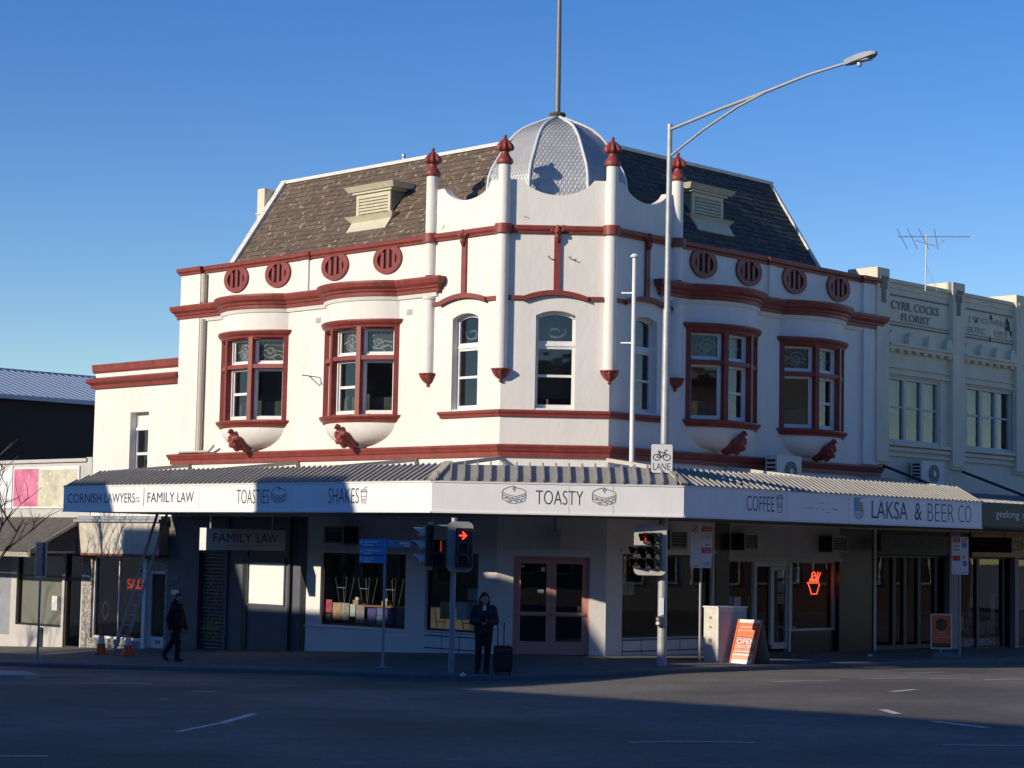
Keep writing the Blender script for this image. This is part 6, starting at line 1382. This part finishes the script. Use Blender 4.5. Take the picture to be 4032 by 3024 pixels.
mb = MB(); mb.bar(V3((mzx-.0, mzy-.268, mz+1.085)), V3((mzx+.0, mzy-.33, mz+1.17)), .075, .01, up=V3((0, -1, .6))); mb.build('phone_body', PHONE, ph)
# suitcase
cx, cy = -.08, 42.45; cz = foot_z(cx, cy)
su = thing('suitcase', 'dark wheeled suitcase with raised handle beside the standing person', 'suitcase', (cx, cy, cz)); F = at(cx, cy, .05)
mb = MB(); mb.prism(F, rrect(-.2, .2, cz+.06, cz+.60, .05), -.13, .11); mb.build('body', CASEM, su)
mb = MB(); mb.prism(F, rrect(-.17, .17, cz+.1, cz+.42, .04), .11, .15); mb.build('front_pocket', CASEM, su)
mb = MB(); mb.bar(F(-.17, .0, cz+.605), F(.17, 0, cz+.605), .2, .015); mb.bar(F(-.16, .115, cz+.53), F(.16, .115, cz+.53), .012, .04); mb.build('trim', CASER, su)
mb = MB(); mb.tube([F(-.11, -.1, cz+.58), F(-.12, -.1, cz+1.08), F(.02, -.1, cz+1.09), F(.02, -.1, cz+.58)], .014, 8); mb.build('pull_handle', HANDLE, su)
for a_ in (-.15, .15):
    for d_ in (-.1, .09): mb = MB(); mb.lathe(F(a_, d_, cz+.03), [(.03, -.015), (.03, .015)], 10, axis=F.u); mb.build('wheel', BLACK, su)
def walking(o, q):
    P = lambda L: [(q(*a[0]), a[1], q(*a[2]), a[3]) if len(a) == 4 else (q(*a[0]), a[1]) for a in L]
    inf = lambda L, e: [tuple([a[0], a[1]+e]+([a[2], a[3]+e] if len(a) == 4 else [])) for a in L]
    # walking to +a (right); a is forward, d is sideways
    legs = [((0, .09, .88), .085, (.12, .09, .48), .06), ((.12, .09, .48), .056, (.11, .09, .09), .042), ((0, -.09, .88), .085, (-.13, -.09, .50), .06), ((-.13, -.09, .50), .056, (-.36, -.09, .17), .042)]
    feet = [((.09, .09, .045), .04, (.24, .09, .04), .034), ((-.37, -.09, .13), .04, (-.28, -.09, .045), .034)]
    torso = [((0, -.05, .92), .12, (.02, -.05, 1.26), .12), ((0, .05, .92), .12, (.02, .05, 1.26), .12), ((.01, -.17, 1.32), .065, (.01, .17, 1.32), .065), ((.02, 0, 1.36), .058, (.05, 0, 1.43), .052)]
    arm1 = [((.01, .2, 1.31), .056, (-.09, .23, 1.06), .045), ((-.09, .23, 1.06), .042, (-.03, .22, .82), .03)]
    arm2 = [((.01, -.2, 1.31), .056, (.07, -.23, 1.05), .045), ((.07, -.23, 1.05), .042, (.16, -.22, .83), .03)]
    head = [((.07, 0, 1.56), .09, (.05, 0, 1.575), .092), ((.10, 0, 1.49), .06), ((.165, 0, 1.53), .015, (.18, 0, 1.515), .016), ((.05, .088, 1.54), .022), ((.05, -.088, 1.54), .022), ((.13, 0, 1.46), .03)]
    hands = hand(q, (-.03, .22, .82), (.1, 0, -1), (1, 0, 0)) + hand(q, (.16, -.22, .83), (.3, 0, -1), (1, 0, .3))
    b = blob('body', P(legs+feet+torso+arm1+arm2+head)+hands, .0095, SKIN, o, 3, keep=True)
    blob('coat', P(inf(torso[:3], .045)+inf(arm1, .03)+inf(arm2, .03)+[((-.01, -.05, .78), .14, (0, .05, .92), .16), ((-.02, .05, .74), .14), ((-.07, 0, 1.42), .095, (-.1, 0, 1.33), .1), ((.05, 0, 1.36), .11)]), .016, COATB, b, 3)
    blob('trousers', P(inf(legs, .022)+[((0, 0, .85), .12)]), .016, TROU, b, 3); [blob('shoe', P(inf([ft], .014)), .012, SHOE, b, 2) for ft in feet]
    blob('hair', P([((.03, 0, 1.615), .095), ((-.01, 0, 1.55), .085), ((.0, .05, 1.55), .06), ((0, -.05, 1.55), .06), ((.09, 0, 1.645), .055)]), .014, HAIRL, b, 2)
    for s_ in (-1, 1): blob('eye', P([((.148, s_*.033, 1.565), .011)]), .005, HAIRM, b, 0)
    mb = MB(); mb.bar(q(.155, -.025, 1.485), q(.155, .025, 1.485), .006, .006); mb.build('mouth', CASER, b)
wx, wy = -8.33, 50.05; wz = foot_z(wx, wy)
person('person in long black hooded coat walking past the roller shutter', wx, wy, wz, -.35, walking)
# litter on the footpath
for x, y, lab in ((9.3, 51.2, 'crumpled white paper on the footpath under the right awning'), (-.95, 42.1, 'small pale litter on the footpath by the signal post')):
    z = foot_z(x, y); o = blob('litter', [((x, y, z+.03), .04, (x+.08, y, z+.04), .03), ((x+.03, y+.03, z+.07), .03)], .025, SIGNW, None, 0, noise=.008); tag(o, lab, 'litter')
